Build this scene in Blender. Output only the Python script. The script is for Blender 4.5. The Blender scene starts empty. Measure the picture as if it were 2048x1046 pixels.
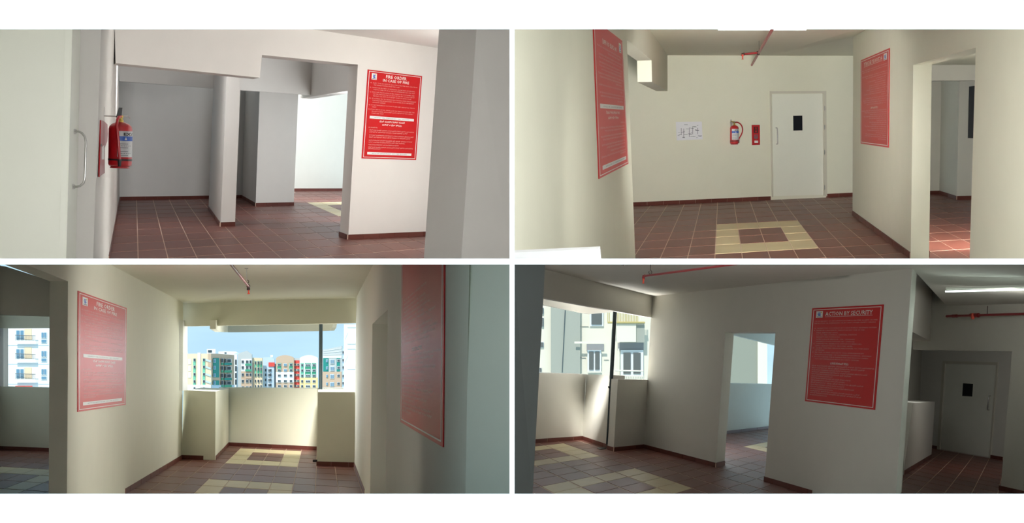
import bpy, math, random
from mathutils import Vector, Matrix
random.seed(7)
SC = bpy.context.scene
COL = SC.collection
F = 2500.0                      # focal length in pixels of the 2048 x 1046 frame
EYE = Vector((0, 0, 1.6))

# ------------------------------------------------------------------ camera, exposure
cam = bpy.data.cameras.new('camera'); camo = bpy.data.objects.new('camera', cam); COL.objects.link(camo)
cam.sensor_width = 36; cam.lens = 36 * F / 2048; cam.clip_start = .05; cam.clip_end = 6000
camo.location = EYE; camo.rotation_euler = (math.pi / 2, 0, 0); SC.camera = camo
SC.view_settings.view_transform = 'Standard'; SC.view_settings.look = 'None'
SC.view_settings.exposure = 0; SC.view_settings.gamma = 1; SC.view_settings.use_curve_mapping = False
SC.render.film_transparent = False

# ------------------------------------------------------------------ sky
W = bpy.data.worlds.new('sky'); SC.world = W; W.use_nodes = True
nt = W.node_tree; nt.nodes.clear()
def N(t, k, **kw):
    n = t.nodes.new(k)
    for a, b in kw.items(): setattr(n, a, b)
    return n
tc = N(nt, 'ShaderNodeTexCoord'); sep = N(nt, 'ShaderNodeSeparateXYZ'); nt.links.new(tc.outputs['Generated'], sep.inputs[0])
rp = N(nt, 'ShaderNodeValToRGB'); nt.links.new(sep.outputs['Z'], rp.inputs[0])
cr = rp.color_ramp; cr.elements[0].position = 0.0; cr.elements[0].color = (.50, .76, .97, 1)
cr.elements[1].position = .6; cr.elements[1].color = (.30, .55, .92, 1)
mp = N(nt, 'ShaderNodeMapping'); mp.inputs['Scale'].default_value = (3, 3, 14); nt.links.new(tc.outputs['Generated'], mp.inputs[0])
nz = N(nt, 'ShaderNodeTexNoise'); nz.inputs['Scale'].default_value = 1.6; nz.inputs['Detail'].default_value = 5; nt.links.new(mp.outputs[0], nz.inputs[0])
r2 = N(nt, 'ShaderNodeValToRGB'); r2.color_ramp.elements[0].position = .30; r2.color_ramp.elements[1].position = .62; nt.links.new(nz.outputs[0], r2.inputs[0])
mx = N(nt, 'ShaderNodeMixRGB'); mx.inputs[2].default_value = (.62, .92, 1.0, 1)
nt.links.new(r2.outputs[0], mx.inputs[0]); nt.links.new(rp.outputs[0], mx.inputs[1])
bg = N(nt, 'ShaderNodeBackground'); bg.inputs[1].default_value = 1.05; nt.links.new(mx.outputs[0], bg.inputs[0])
ow = N(nt, 'ShaderNodeOutputWorld'); nt.links.new(bg.outputs[0], ow.inputs[0])
sl = bpy.data.lights.new('sun', 'SUN'); so = bpy.data.objects.new('sun', sl); COL.objects.link(so)
sl.energy = 3.2; sl.angle = .01; sl.color = (1, .97, .92)
so.rotation_euler = Vector((.22, .62, -.78)).to_track_quat('-Z', 'Y').to_euler()

# ------------------------------------------------------------------ rooms: one frame of axes for each
class Room:
    def __init__(s, m, xr, yr, vx, h):
        y0 = yr + m * (1024 - xr) - 523
        up = Vector((m, y0 / F, 1)).normalized()
        s.line = (m, y0); s.h = h
        yv = m * (vx - 1024) + y0
        fw = Vector((vx - 1024, F, -yv)).normalized(); rt = fw.cross(up).normalized()
        s.R = Matrix((rt, fw, up)).transposed(); s.Rt = s.R.transposed()
        s.M = Matrix.Translation(EYE) @ s.R.to_4x4() @ Matrix.Translation((0, 0, -h))
        s.eye = Vector((0, 0, h))
    def ray(s, x, y): return s.Rt @ Vector((x - 1024, F, 523 - y))
    def at(s, x, y, d): return s.eye + s.ray(x, y) * (d / F)
    def fl(s, x, y, z=0.0):
        r = s.ray(x, y); return s.eye + r * ((z - s.h) / r.z)
class Plane:                                    # upright plane through two points
    def __init__(s, r, A, B):
        s.r = r; s.A = A.copy(); s.u = (B - A); s.u.z = 0; s.u.normalize()
        s.n = Vector((s.u.y, -s.u.x, 0))
        if s.n.dot(r.eye - s.A) < 0: s.n = -s.n
    def hit(s, x, y):
        d = s.r.ray(x, y); t = (s.A - s.r.eye).dot(s.n) / d.dot(s.n); return s.r.eye + d * t
    def shift(s, k): return Plane(s.r, s.A + s.n * k, s.A + s.n * k + s.u)
    def pts(s, *p): return [s.hit(*q) for q in p]

#            horizon slope, at x, y ; x the depth axis points at ; eye height
R1 = Room(.0465, 265, 253, 269, 1.55)
R2 = Room(-.0173, 1430, 241, 1440, 1.55)
R3 = Room(-.002, 640, 744.5, 640, 1.55)
R4 = Room(.066, 1500, 732, 1950, 1.65)
# tile lattice (column, row) -> photograph pixel, measured on the four floors
H1 = ((63.6292, 18.8853, 275.929), (8.9683, 17.8816, 501.2841), (.0248, .0702, 1))
H2 = ((65.4049, 104.1748, 1430.1977), (1.0902, 17.4794, 508.039), (.0083, .0722, 1))
H3 = ((32.1359, 31.2116, 450.3363), (-4.4307, 36.2532, 926.3364), (-.0068, .0488, 1))
H4 = ((-19.5802, 114.5888, 1385.0482), (-25.6957, 43.8429, 976.3178), (-.0382, .056, 1))

# ------------------------------------------------------------------ fill lamps added in the rooms, without fixtures of their own
def area(r, pos, target, power, sx, sy, col=(1, 1, 1), name='added_fill', spread=180):
    l = bpy.data.lights.new(name, 'AREA'); l.shape = 'RECTANGLE'; l.size = sx; l.size_y = sy; l.energy = power; l.color = col
    l.spread = math.radians(spread)
    o = bpy.data.objects.new(name, l); COL.objects.link(o)
    d = (target - pos).normalized(); q = d.to_track_quat('-Z', 'Y').to_matrix().to_4x4()
    o.matrix_world = r.M @ Matrix.Translation(pos) @ q
    return o
LW = (1, .985, .94); LC = (.95, .98, 1)
# room, position (x, y, depth), aim (x, y, depth), width, height, spread, power, colour
LAMPS = [
 (R1, (640, 290, 4.3), (500, 290, 20), .6, .4, 180, 39.02, LW),        # added fill from near the viewer
 (R1, (960, 260, 12.2), (760, 300, 17.8), 1.0, 2.0, 180, 90.8, LW),   # window past the near pillar
 (R1, (1010, 260, 17.0), (840, 280, 20), .8, 2.0, 180, 72, LW),
 (R1, (960, 260, 18.6), (850, 280, 20.2), .4, 1.6, 180, 3.5, LW),
 (R1, (775, 300, 22.6), (540, 300, 27), .8, 1.8, 180, 77.12, LC),
 (R1, (330, 110, 18.2), (330, 330, 25), 1.0, .4, 180, 43.27, LC),      # added fill behind the lintel of the dark bay
 (R1, (745, 210, 28.8), (640, 230, 33), 2.0, 1.4, 180, 291.3, LC),       # added fill for the bright bay
 (R2, (1880, 290, 4.4), (1150, 350, 8), .3, .4, 180, 16.12, LW),
 (R2, (1490, 400, 10), (1490, 170, 22), .8, .6, 50, 63.07, LW),
 (R2, (1500, 300, 8), (1560, 300, 22), .6, .5, 40, 4.74, LW),
 (R2, (1600, 300, 6.5), (1190, 380, 9), .3, .5, 70, 2.27, LW),
 (R2, (1260, 300, 6), (1980, 300, 10), .3, .5, 70, 16.8, LW),
 (R2, (2005, 300, 14), (1900, 180, 24), 1.0, 1.2, 180, 150, LW),
 (R3, (100, 760, 5.0), (780, 850, 13), .4, .4, 60, 3.788, LW),
 (R3, (775, 700, 23.6), (300, 770, 17), 1.5, 2.2, 180, 110.4, LW),
 (R3, (655, 630, 21.9), (615, 840, 24.5), .2, .2, 45, 22, LW),  # added narrow lamp that makes the sun patch on the parapet
 (R4, (1500, 760, 4.3), (1450, 760, 20), .6, .4, 180, 1.382, LW),
 (R4, (1350, 700, 27), (1120, 800, 24), 1.5, 1.6, 180, 87.37, LW),
 (R4, (1150, 586, 21.1), (1193, 800, 23.45), .12, .12, 19, 5.5, LW),  # added spot for the sun patch on the angled parapet
 (R4, (1260, 860, 24.2), (1300, 560, 14), .5, .5, 180, 187.5, LW),
 (R4, (2035, 600, 16), (1872, 600, 20), .5, .5, 90, 10, LW),
 (R4, (1945, 688, 21.7), (1930, 860, 28), .8, .3, 180, 5, LW),
 (R3, (640, 740, 12.6), (200, 760, 15.5), .6, 1.2, 120, 22, LW),
 (R3, (343, 700, 24.2), (722, 800, 19.5), .6, 1.6, 70, 50, LC),
 (R4, (1990, 688, 22.4), (1845, 750, 26), .5, .3, 180, 2.74, LW),
 (R4, (1300, 900, 11), (1300, 560, 16), .8, .5, 100, 20.14, LW),
 (R4, (1812, 740, 23.2), (1880, 755, 28), .3, .5, 150, 6, LC),
]
for R_, p_, q_, sx_, sy_, sp_, w_, c_ in LAMPS: area(R_, R_.at(*p_), R_.at(*q_), w_, sx_, sy_, c_, spread=sp_)

# ------------------------------------------------------------------ materials
def mat(name, col, rough=.8, metal=0, var=0.0, bump=0.0, scale=3, spec=.5, emit=None, coat=0):
    m = bpy.data.materials.new(name); m.use_nodes = True; t = m.node_tree; b = t.nodes['Principled BSDF']
    b.inputs['Base Color'].default_value = (*col, 1); b.inputs['Roughness'].default_value = rough
    b.inputs['Metallic'].default_value = metal; b.inputs['Specular IOR Level'].default_value = spec
    b.inputs['Coat Weight'].default_value = coat
    if emit: b.inputs['Emission Color'].default_value = (*emit[:3], 1); b.inputs['Emission Strength'].default_value = emit[3]
    if var or bump:
        c = N(t, 'ShaderNodeTexCoord'); z = N(t, 'ShaderNodeTexNoise'); z.inputs['Scale'].default_value = scale; z.inputs['Detail'].default_value = 4
        t.links.new(c.outputs['Object'], z.inputs[0])
        if var:
            mxx = N(t, 'ShaderNodeMixRGB'); mxx.inputs[1].default_value = (*[v * (1 - var) for v in col], 1)
            mxx.inputs[2].default_value = (*[min(1, v * (1 + var)) for v in col], 1)
            t.links.new(z.outputs[0], mxx.inputs[0]); t.links.new(mxx.outputs[0], b.inputs['Base Color'])
        if bump:
            z2 = N(t, 'ShaderNodeTexNoise'); z2.inputs['Scale'].default_value = scale * 14; t.links.new(c.outputs['Object'], z2.inputs[0])
            bp = N(t, 'ShaderNodeBump'); bp.inputs['Strength'].default_value = bump; bp.inputs['Distance'].default_value = .01
            t.links.new(z2.outputs[0], bp.inputs['Height']); t.links.new(bp.outputs[0], b.inputs['Normal'])
    return m
def srgb(*c):
    return tuple(((v / 255 + .055) / 1.055) ** 2.4 if v > 10 else v / 3295 for v in c)
PAINT1 = mat('paint_warm_white', srgb(226, 222, 216), .75, var=.03, bump=.05)
PAINT2 = mat('paint_cream_white', srgb(228, 227, 208), .75, var=.03, bump=.05)
PAINT3 = mat('paint_ivory', srgb(228, 227, 208), .7, var=.03, bump=.05)
PAINT4 = mat('paint_grey_white', srgb(222, 220, 210), .7, var=.03, bump=.05)
EDGE = mat('paint_bright_white', (.93, .93, .93), .9)
GROUT = mat('grout', srgb(214, 190, 172), .9, var=.08)
def tilemat(name, c, j):
    m = mat(name, c, .42, var=.12, scale=2.5, bump=.02, spec=.28); t = m.node_tree; b = t.nodes['Principled BSDF']
    oi = N(t, 'ShaderNodeObjectInfo'); hv = N(t, 'ShaderNodeHueSaturation'); mr = N(t, 'ShaderNodeMapRange')
    mr.inputs[3].default_value = 1 - j; mr.inputs[4].default_value = 1 + j
    t.links.new(oi.outputs['Random'], mr.inputs[0]); t.links.new(mr.outputs[0], hv.inputs['Value'])
    l = b.inputs['Base Color'].links[0]; src = l.from_socket; t.links.remove(l)
    t.links.new(src, hv.inputs['Color']); t.links.new(hv.outputs[0], b.inputs['Base Color'])
    return m
TRED = tilemat('terracotta_tile', srgb(112, 62, 52), .13)
TBEI = tilemat('beige_tile', srgb(208, 192, 150), .04)
SKT = tilemat('skirting_tile', srgb(104, 58, 50), .12)
DOORP = mat('door_paint', srgb(236, 237, 224), .45, var=.02)
DFRAME = mat('door_frame_paint', srgb(206, 202, 186), .45)
BLACK = mat('black_plastic', (.012, .012, .014), .4)
GLASSD = mat('dark_glass', (.010, .012, .016), .4, spec=.2)
STEEL = mat('steel', (.55, .54, .52), .28, metal=1)
RED = mat('red_enamel', (.48, .012, .018), .3, coat=.4)
PIPE = mat('red_pipe_paint', (.30, .018, .022), .35)
PIPED = mat('dark_fitting', (.05, .02, .018), .45)
ORANGE = mat('sprinkler_red', (.75, .09, .05), .4)
BRASS = mat('brass', (.6, .45, .12), .35, metal=1)
POST = mat('poster_red', (.58, .016, .018), .40, spec=.22)
INK = mat('poster_white_ink', (.80, .72, .68), .4)
INK2 = mat('poster_small_ink', (.70, .40, .37), .4)
WHITE = mat('white_print', (.78, .78, .76), .45)
LABEL = mat('label_paper', (.60, .61, .62), .45)
BLUE = mat('blue_print', (.02, .10, .48), .4)
YEL = mat('yellow_print', (.75, .50, .05), .4)
GREYT = mat('grey_print', (.12, .14, .17), .5)
BLACKT = mat('black_print', (.02, .02, .02), .5)
PVC = mat('grey_drain_pipe', (.035, .055, .06), .4)
TUBE = mat('lit_tube', (.9, 1, .97), .4, emit=(.82, 1, .93, 5.0))
GREYP = mat('dark_grey_panel', (.045, .047, .053), .5)
PAPER = mat('plastic_sleeve', srgb(232, 232, 236), .3, var=.03, spec=.6)

# ------------------------------------------------------------------ mesh building
class G:
    def __init__(s): s.v = []; s.f = []; s.sm = []
    def add(s, vs, fs, smooth=False):
        o = len(s.v); s.v += [Vector(v) for v in vs]; s.f += [tuple(i + o for i in f) for f in fs]; s.sm += [smooth] * len(fs); return s
    def prism(s, pts, vec):
        n = len(pts); vec = Vector(vec)
        return s.add(list(pts) + [p + vec for p in pts], [tuple(range(n)), tuple(range(2 * n - 1, n - 1, -1))] + [(i, i + n, (i + 1) % n + n, (i + 1) % n) for i in range(n)])
    def prismv(s, pts, vecs):                     # its own thickness vector at each corner
        n = len(pts)
        return s.add(list(pts) + [p + Vector(v) for p, v in zip(pts, vecs)], [tuple(range(n)), tuple(range(2 * n - 1, n - 1, -1))] + [(i, i + n, (i + 1) % n + n, (i + 1) % n) for i in range(n)])
    def box(s, o, a, b, c): return s.prism([o, o + a, o + a + b, o + b], c)
    def sweep(s, path, r, n=10, cap=True):
        path = [Vector(p) for p in path]; rings = []; rr = r if isinstance(r, (list, tuple)) else [r] * len(path)
        ref = None
        for i, p in enumerate(path):
            d = (path[min(i + 1, len(path) - 1)] - path[max(i - 1, 0)]).normalized()
            if ref is None: ref = d.orthogonal().normalized()
            ref = (ref - d * ref.dot(d)).normalized(); q = d.cross(ref)
            rings.append([p + (ref * math.cos(t) + q * math.sin(t)) * rr[i] for t in [k * math.tau / n for k in range(n)]])
        vs = [v for g in rings for v in g]; fs = []
        for i in range(len(path) - 1):
            for k in range(n): fs.append((i * n + k, i * n + (k + 1) % n, (i + 1) * n + (k + 1) % n, (i + 1) * n + k))
        s.add(vs, fs, True)
        if cap: s.add(rings[0], [tuple(range(n))]); s.add(rings[-1], [tuple(range(n))])
        return s
    def lathe(s, o, ax, prof, n=24, a0=0.0, a1=math.tau):
        ax = ax.normalized(); e1 = ax.orthogonal().normalized(); e2 = ax.cross(e1); m = len(prof); full = abs(a1 - a0 - math.tau) < 1e-6
        k = n if full else n + 1; vs = []
        for j in range(k):
            t = a0 + (a1 - a0) * j / n
            for (r, h) in prof: vs.append(o + ax * h + (e1 * math.cos(t) + e2 * math.sin(t)) * r)
        fs = [(j * m + i, j * m + i + 1, ((j + 1) % k) * m + i + 1, ((j + 1) % k) * m + i) for j in range(n) for i in range(m - 1)]
        return s.add(vs, fs, True)
    def obj(s, name, m, r, parent=None, origin=None, label=None, cat=None, group=None, kind=None):
        if parent is not None: origin = parent['_o']
        elif origin is None:
            zs = min(v.z for v in s.v); c = sum(s.v, Vector()) / len(s.v); origin = Vector((c.x, c.y, zs))
        else: origin = Vector(origin)
        o3 = Vector(origin)
        me = bpy.data.meshes.new(name); me.from_pydata([v - o3 for v in s.v], [], s.f); me.materials.append(m)
        me.polygons.foreach_set('use_smooth', s.sm); me.update()
        o = bpy.data.objects.new(name, me); COL.objects.link(o)
        if parent is not None: o.parent = parent
        else: o.matrix_world = r.M @ Matrix.Translation(o3)
        o['_o'] = list(o3)
        tag(o, label, cat, group, kind); return o
def tag(o, label=None, cat=None, group=None, kind=None):
    for k, v in (('label', label), ('category', cat), ('group', group), ('kind', kind)):
        if v: o[k] = v
    return o
def empty(name, r, origin, label, cat, group=None, kind=None):
    o = bpy.data.objects.new(name, None); COL.objects.link(o); o.empty_display_size = .1
    o.matrix_world = r.M @ Matrix.Translation(origin); o['_o'] = list(origin); return tag(o, label, cat, group, kind)
def solid(name, r, pts, vec, m, label, cat='wall', kind='structure', parent=None):
    return G().prism(pts, vec).obj(name, m, r, parent, label=label, cat=cat if parent is None else None, kind=kind if parent is None else None)
def away(r, p, k=.35): return (p - r.eye).normalized() * k
def solidv(name, r, pts, vec, near, m, label, cat='wall'):      # corners listed in near are thickened straight backwards
    return G().prismv(pts, [away(r, p) if i in near else vec for i, p in enumerate(pts)]).obj(name, m, r, label=label, cat=cat, kind='structure')
def unit(v): v = Vector(v); return v.normalized()

# ------------------------------------------------------------------ tiles
def clip(poly, a, b, c):                         # keep a*x + b*y <= c
    out = []
    for i, p in enumerate(poly):
        q = poly[(i + 1) % len(poly)]; dp = a * p[0] + b * p[1] - c; dq = a * q[0] + b * q[1] - c
        if dp <= 0: out.append(p)
        if (dp < 0 < dq) or (dq < 0 < dp):
            t = dp / (dp - dq); out.append((p[0] + (q[0] - p[0]) * t, p[1] + (q[1] - p[1]) * t))
    return out
def parea(p): return abs(sum(p[i][0] * p[(i + 1) % len(p)][1] - p[(i + 1) % len(p)][0] * p[i][1] for i in range(len(p)))) / 2 if len(p) > 2 else 0
def clip_convex(poly, region):                   # region may be concave: test by clipping it with the (convex) tile
    out = region; n = len(poly)
    cx = sum(p[0] for p in poly) / n; cy = sum(p[1] for p in poly) / n
    for i in range(n):
        x0, y0 = poly[i]; x1, y1 = poly[(i + 1) % n]; a, b = (y1 - y0), -(x1 - x0); c = a * x0 + b * y0
        if a * cx + b * cy > c: a, b, c = -a, -b, -c
        out = clip(out, a, b, c)
        if len(out) < 3: return []
    return out
def tiled_floor(r, H, regions, box, beige, label, shift=(0, 0), amin=7):
    x0, y0, x1, y1 = box
    fl = G()
    for reg in regions:
        fl.prism([r.fl(x, y, -.004) for x, y in reg], (0, 0, -.008))
    o = fl.obj('floor', GROUT, r, label=label, cat='floor', kind='structure')
    cnt = 0
    def px(i, j):
        w = H[2][0] * i + H[2][1] * j + H[2][2]
        return ((H[0][0] * i + H[0][1] * j + H[0][2]) / w, (H[1][0] * i + H[1][1] * j + H[1][2]) / w, w)
    small = G()
    for i in range(-20, 30):
        for j in range(-14, 40):
            a, b = i + shift[0], j + shift[1]; gi, gj = .017, .028
            c = [px(a + gi, b + gj), px(a + 1 - gi, b + gj), px(a + 1 - gi, b + 1 - gj), px(a + gi, b + 1 - gj)]
            if min(q[2] for q in c) < .08: continue
            poly = [(q[0], q[1]) for q in c]
            poly = clip(clip(clip(clip(poly, 0, 1, y1), 1, 0, x1), -1, 0, -x0), 0, -1, -y0)
            if len(poly) < 3: continue
            vis = max(parea(clip_convex(poly, reg)) for reg in regions)
            if vis < amin: continue
            isb = any(bi <= i < bi + 4 and bj <= j < bj + 4 and not (bi < i < bi + 3 and bj < j < bj + 3) for bi, bj in beige)
            g = G().prism([r.fl(x, y, 0) for x, y in poly], (0, 0, -.0045))
            g.obj('tile', TBEI if isb else TRED, r, parent=o); cnt += 1
    print('tiles', label, cnt)
    return o
def skirting(r, A, B, label, side='back', L=None, h=.072, t=.012, start=0.0):
    """row of tiles standing on the floor line A-B (floor points), first joint at 'start' metres from A"""
    A = Vector(A); B = Vector(B); A.z = B.z = 0; d = B - A; T = d.length; u = d / T
    n = Vector((u.y, -u.x, 0))
    if n.dot(r.eye - A) < 0: n = -n
    back = G().box(A + n * (t * .0), u * T, Vector((0, 0, h - .003)), n * (t * .55)).obj('baseboard_' + side, GROUT, r, label=label, cat='baseboard', kind='structure')
    L = L or T; x = 0.0; nx = start if start > .02 else L
    while x < T - .01:
        e = min(nx, T); g = .006 * (L / .35)
        G().box(A + u * (x + g / 2), u * (e - x - g), Vector((0, 0, h)), n * t).obj('tile', SKT, r, parent=back)
        x = e; nx = e + L
    return back

# ------------------------------------------------------------------ lettering
TXT = {}
def text_mesh(s, bold=0.0):
    k = (s, bold)
    if k not in TXT:
        c = bpy.data.curves.new('lettering', 'FONT'); c.body = s; c.size = 1; c.resolution_u = 1; c.fill_mode = 'FRONT'; c.offset = bold
        o = bpy.data.objects.new('lettering', c)
        me = o.to_mesh(); vs = [v.co.copy() for v in me.vertices]; fs = [tuple(p.vertices) for p in me.polygons]
        o.to_mesh_clear(); bpy.data.objects.remove(o); bpy.data.curves.remove(c)
        if not vs: vs = [Vector((0, 0, 0))]; fs = []
        xa = min(v.x for v in vs); xb = max(v.x for v in vs); TXT[k] = (vs, fs, xa, max(xb - xa, .01))
    return TXT[k]
def put_text(g, s, fn, u0, v, size, asp, width=None, align='L', bold=0.0, mirror=False):
    """fn(u,v) -> 3D point. size is the letter height in v units, asp = height/width of the surface"""
    vs, fs, xa, w = text_mesh(s, bold); k = size * asp
    if width: k = width / w
    off = {'L': 0, 'C': -w * k / 2, 'R': -w * k}[align]
    def U(x):
        uu = u0 + off + (x - xa) * k
        return 1 - uu if mirror else uu
    g.add([fn(U(p.x), v - p.y * size) for p in vs], fs)

KN = ['ಬೆಂಕಿ ಕಂಡ ಕೂಡಲೇ ಭದ್ರತಾ ಸಿಬ್ಬಂದಿಗೆ ತಿಳಿಸಿ ಮತ್ತು ಎಲ್ಲರನ್ನು', 'ಎಚ್ಚರಿಸಿ ಹತ್ತಿರದ ಅಲಾರಂ ಗುಂಡಿಯನ್ನು ಒತ್ತಿ', 'ವಿದ್ಯುತ್ ಸಂಪರ್ಕವನ್ನು ಕಡಿತಗೊಳಿಸಿ ಲಿಫ್ಟ್ ಬಳಸಬೇಡಿ ಮೆಟ್ಟಿಲು ಬಳಸಿ', 'ಹೊಗೆ ಇದ್ದಲ್ಲಿ ನೆಲದ ಮೇಲೆ ತೆವಳುತ್ತಾ ಹೊರಗೆ ಬನ್ನಿ',
      'ಅಗ್ನಿಶಾಮಕ ದಳಕ್ಕೆ ಕೂಡಲೇ ಕರೆ ಮಾಡಿ ವಿಳಾಸ ತಿಳಿಸಿ', 'ಅಗ್ನಿ ನಂದಿಸುವ ಉಪಕರಣಗಳನ್ನು ಬಳಸಿ ಬೆಂಕಿ ನಂದಿಸಲು', 'ಗುಂಪು ಸೇರುವ ಸ್ಥಳದಲ್ಲಿ ಎಲ್ಲರೂ ಸೇರಿರಿ ಶಾಂತವಾಗಿರಿ']
FIRE = [('C', .52, .074, .052, 'FIRE ORDER', .016, .38), ('C', .52, .115, .042, 'IN CASE OF FIRE', .016, .48)]
def _f(y, s, ind=.10, w=None, sz=.0155): FIRE.append(('L', ind, y, sz, s, 0, w))
_f(.148, 'A)  ALERT THE SECURITY BY SHOUTING FIRE FIRE AND CALL FROM', .06, .86)
_f(.170, 'THE NEAREST INTERCOM IN THE LOBBY', .12)
_f(.200, 'B)  WARN THE SECURITY OF RESIDENTS, PHONE AND ADDRESSING', .06, .82)
_f(.222, 'THEM TO COME OUT OF ALL THE FLATS IMMEDIATELY AND STAY CALM', .12, .76)
_f(.250, 'C)  EVACUATE THE BUILDING IF FIRE CANNOT BE CONTAINED AND', .06, .82)
_f(.272, 'USE THE STAIRCASE ONLY. DO NOT USE THE LIFTS. CLOSE DOORS OF', .12, .76)
_f(.294, 'THE FLATS. ALL EXITS MUST BE KEPT CLEAR OF OBSTRUCTION', .12, .70)
_f(.322, 'D)  IF POSSIBLE TRY TO EXTINGUISH THE FIRE WITH THE NEAREST', .06, .86)
_f(.344, 'PORTABLE FIRE EXTINGUISHER OR HOSE REEL FROM THE NEAREST', .12, .76)
_f(.366, 'HYDRANT CABINET', .12)
_f(.396, 'E)  DO NOT RUN AND DO NOT SHOUT AND KEEP CALM AT ALL TIMES IN', .06, .84)
_f(.418, 'PANIC', .12)
_f(.446, 'F)  IF YOU ARE IN SMOKE, CRAWL LOW ON THE FLOOR AND KEEP THE', .06, .84)
_f(.468, 'MOUTH COVERED WITH A WET CLOTH, REPORT AT THE ASSEMBLY', .12, .76)
_f(.490, 'POINT AND WAIT', .12)
FIRE += [('C', .5, .580, .026, 'ಬೆಂಕಿ ಸಂದರ್ಭದಲ್ಲಿ ಸೂಚನೆ', .01, .46), ('C', .5, .617, .026, 'ಅಗ್ನಿ ಆದೇಶ ಕ್ರಮ', .01, .36)]
_f(.650, 'ಅ) ಸೂಚನೆಗಳು:', .08)
for q, y in enumerate((.680, .702, .738, .760, .796, .818, .846, .874, .892)):
    _f(y, KN[q % 7], .10 if q < 8 else .10, (.82, .70, .82, .76, .80, .66, .55, .82, .22)[q], .0165)
SECU = [('L', .21, .088, .058, 'ACTION BY SECURITY', .016, .66)]
def _s(y, s, ind, w=None, sz=.014): SECU.append(('L', ind, y, sz, s, 0, w))
for y, ind, w, s in ((.148, .06, .88, 'UPON RECEIPT OF INFORMATION THROUGH FIRE ALARM OR FIRE'), (.170, .06, .86, 'DETECTOR OR SPRINKLERS OR BY ANY OTHER SAFETY MEANS'),
                     (.222, .06, .88, 'A.  ALARM THE OCCUPANTS BY USING PUBLIC ADDRESS SYSTEM.'), (.245, .06, .72, 'B.  NEVER PROCRASTINATE, TELEPHONE ANY ONE OF THE'),
                     (.270, .10, .32, 'FIRE SERVICES NOS.'), (.292, .10, .58, '101, 112, FIRE CONTROL, CENTRAL STATION'), (.315, .10, .36, 'NEAREST FIRE STATION NO.'),
                     (.338, .10, .56, 'AMBULANCE SERVICE: 108 - 22334455'), (.361, .10, .56, 'NEAREST POLICE STATION: 080 - 25431122'),
                     (.384, .06, .70, 'C.  OPERATE THE GENERATOR SWITCH TO BRING ALL'), (.407, .10, .54, 'LIFTS / ELEVATORS TO GROUND LEVEL'),
                     (.430, .06, .80, 'D.  GUIDE THE FIRE SERVICE PERSONNEL TO THE SEAT'), (.453, .10, .14, 'OF THE FIRE.'),
                     (.476, .06, .74, 'E.  IN CASE OF ANY CASUALTY CALL AMBULANCE BY'), (.500, .10, .80, 'DIALLING NUMBER 108 OR NEAREST HOSPITAL, ADDRESS'),
                     (.522, .06, .80, 'F.  DO NOT ENTER THE BUILDING FOR ANY REASON UNLESS'), (.545, .10, .64, 'YOU GET PERMISSION FROM SECURITY OFFICER')): _s(y, s, ind, w)
SECU.append(('C', .47, .592, .030, 'ಭದ್ರತೆ ಸಿಬ್ಬಂದಿ ಕ್ರಮ', .01, .26))
for q, (y, w) in enumerate(((.618, .88), (.640, .76), (.662, .56), (.684, .80), (.706, .58), (.728, .32), (.750, .58), (.772, .50), (.795, .76), (.818, .50), (.840, .64), (.862, .34), (.884, .72), (.905, .74), (.927, .26))):
    _s(y, KN[(q * 3) % 7], .07, w, .0155)

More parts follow.
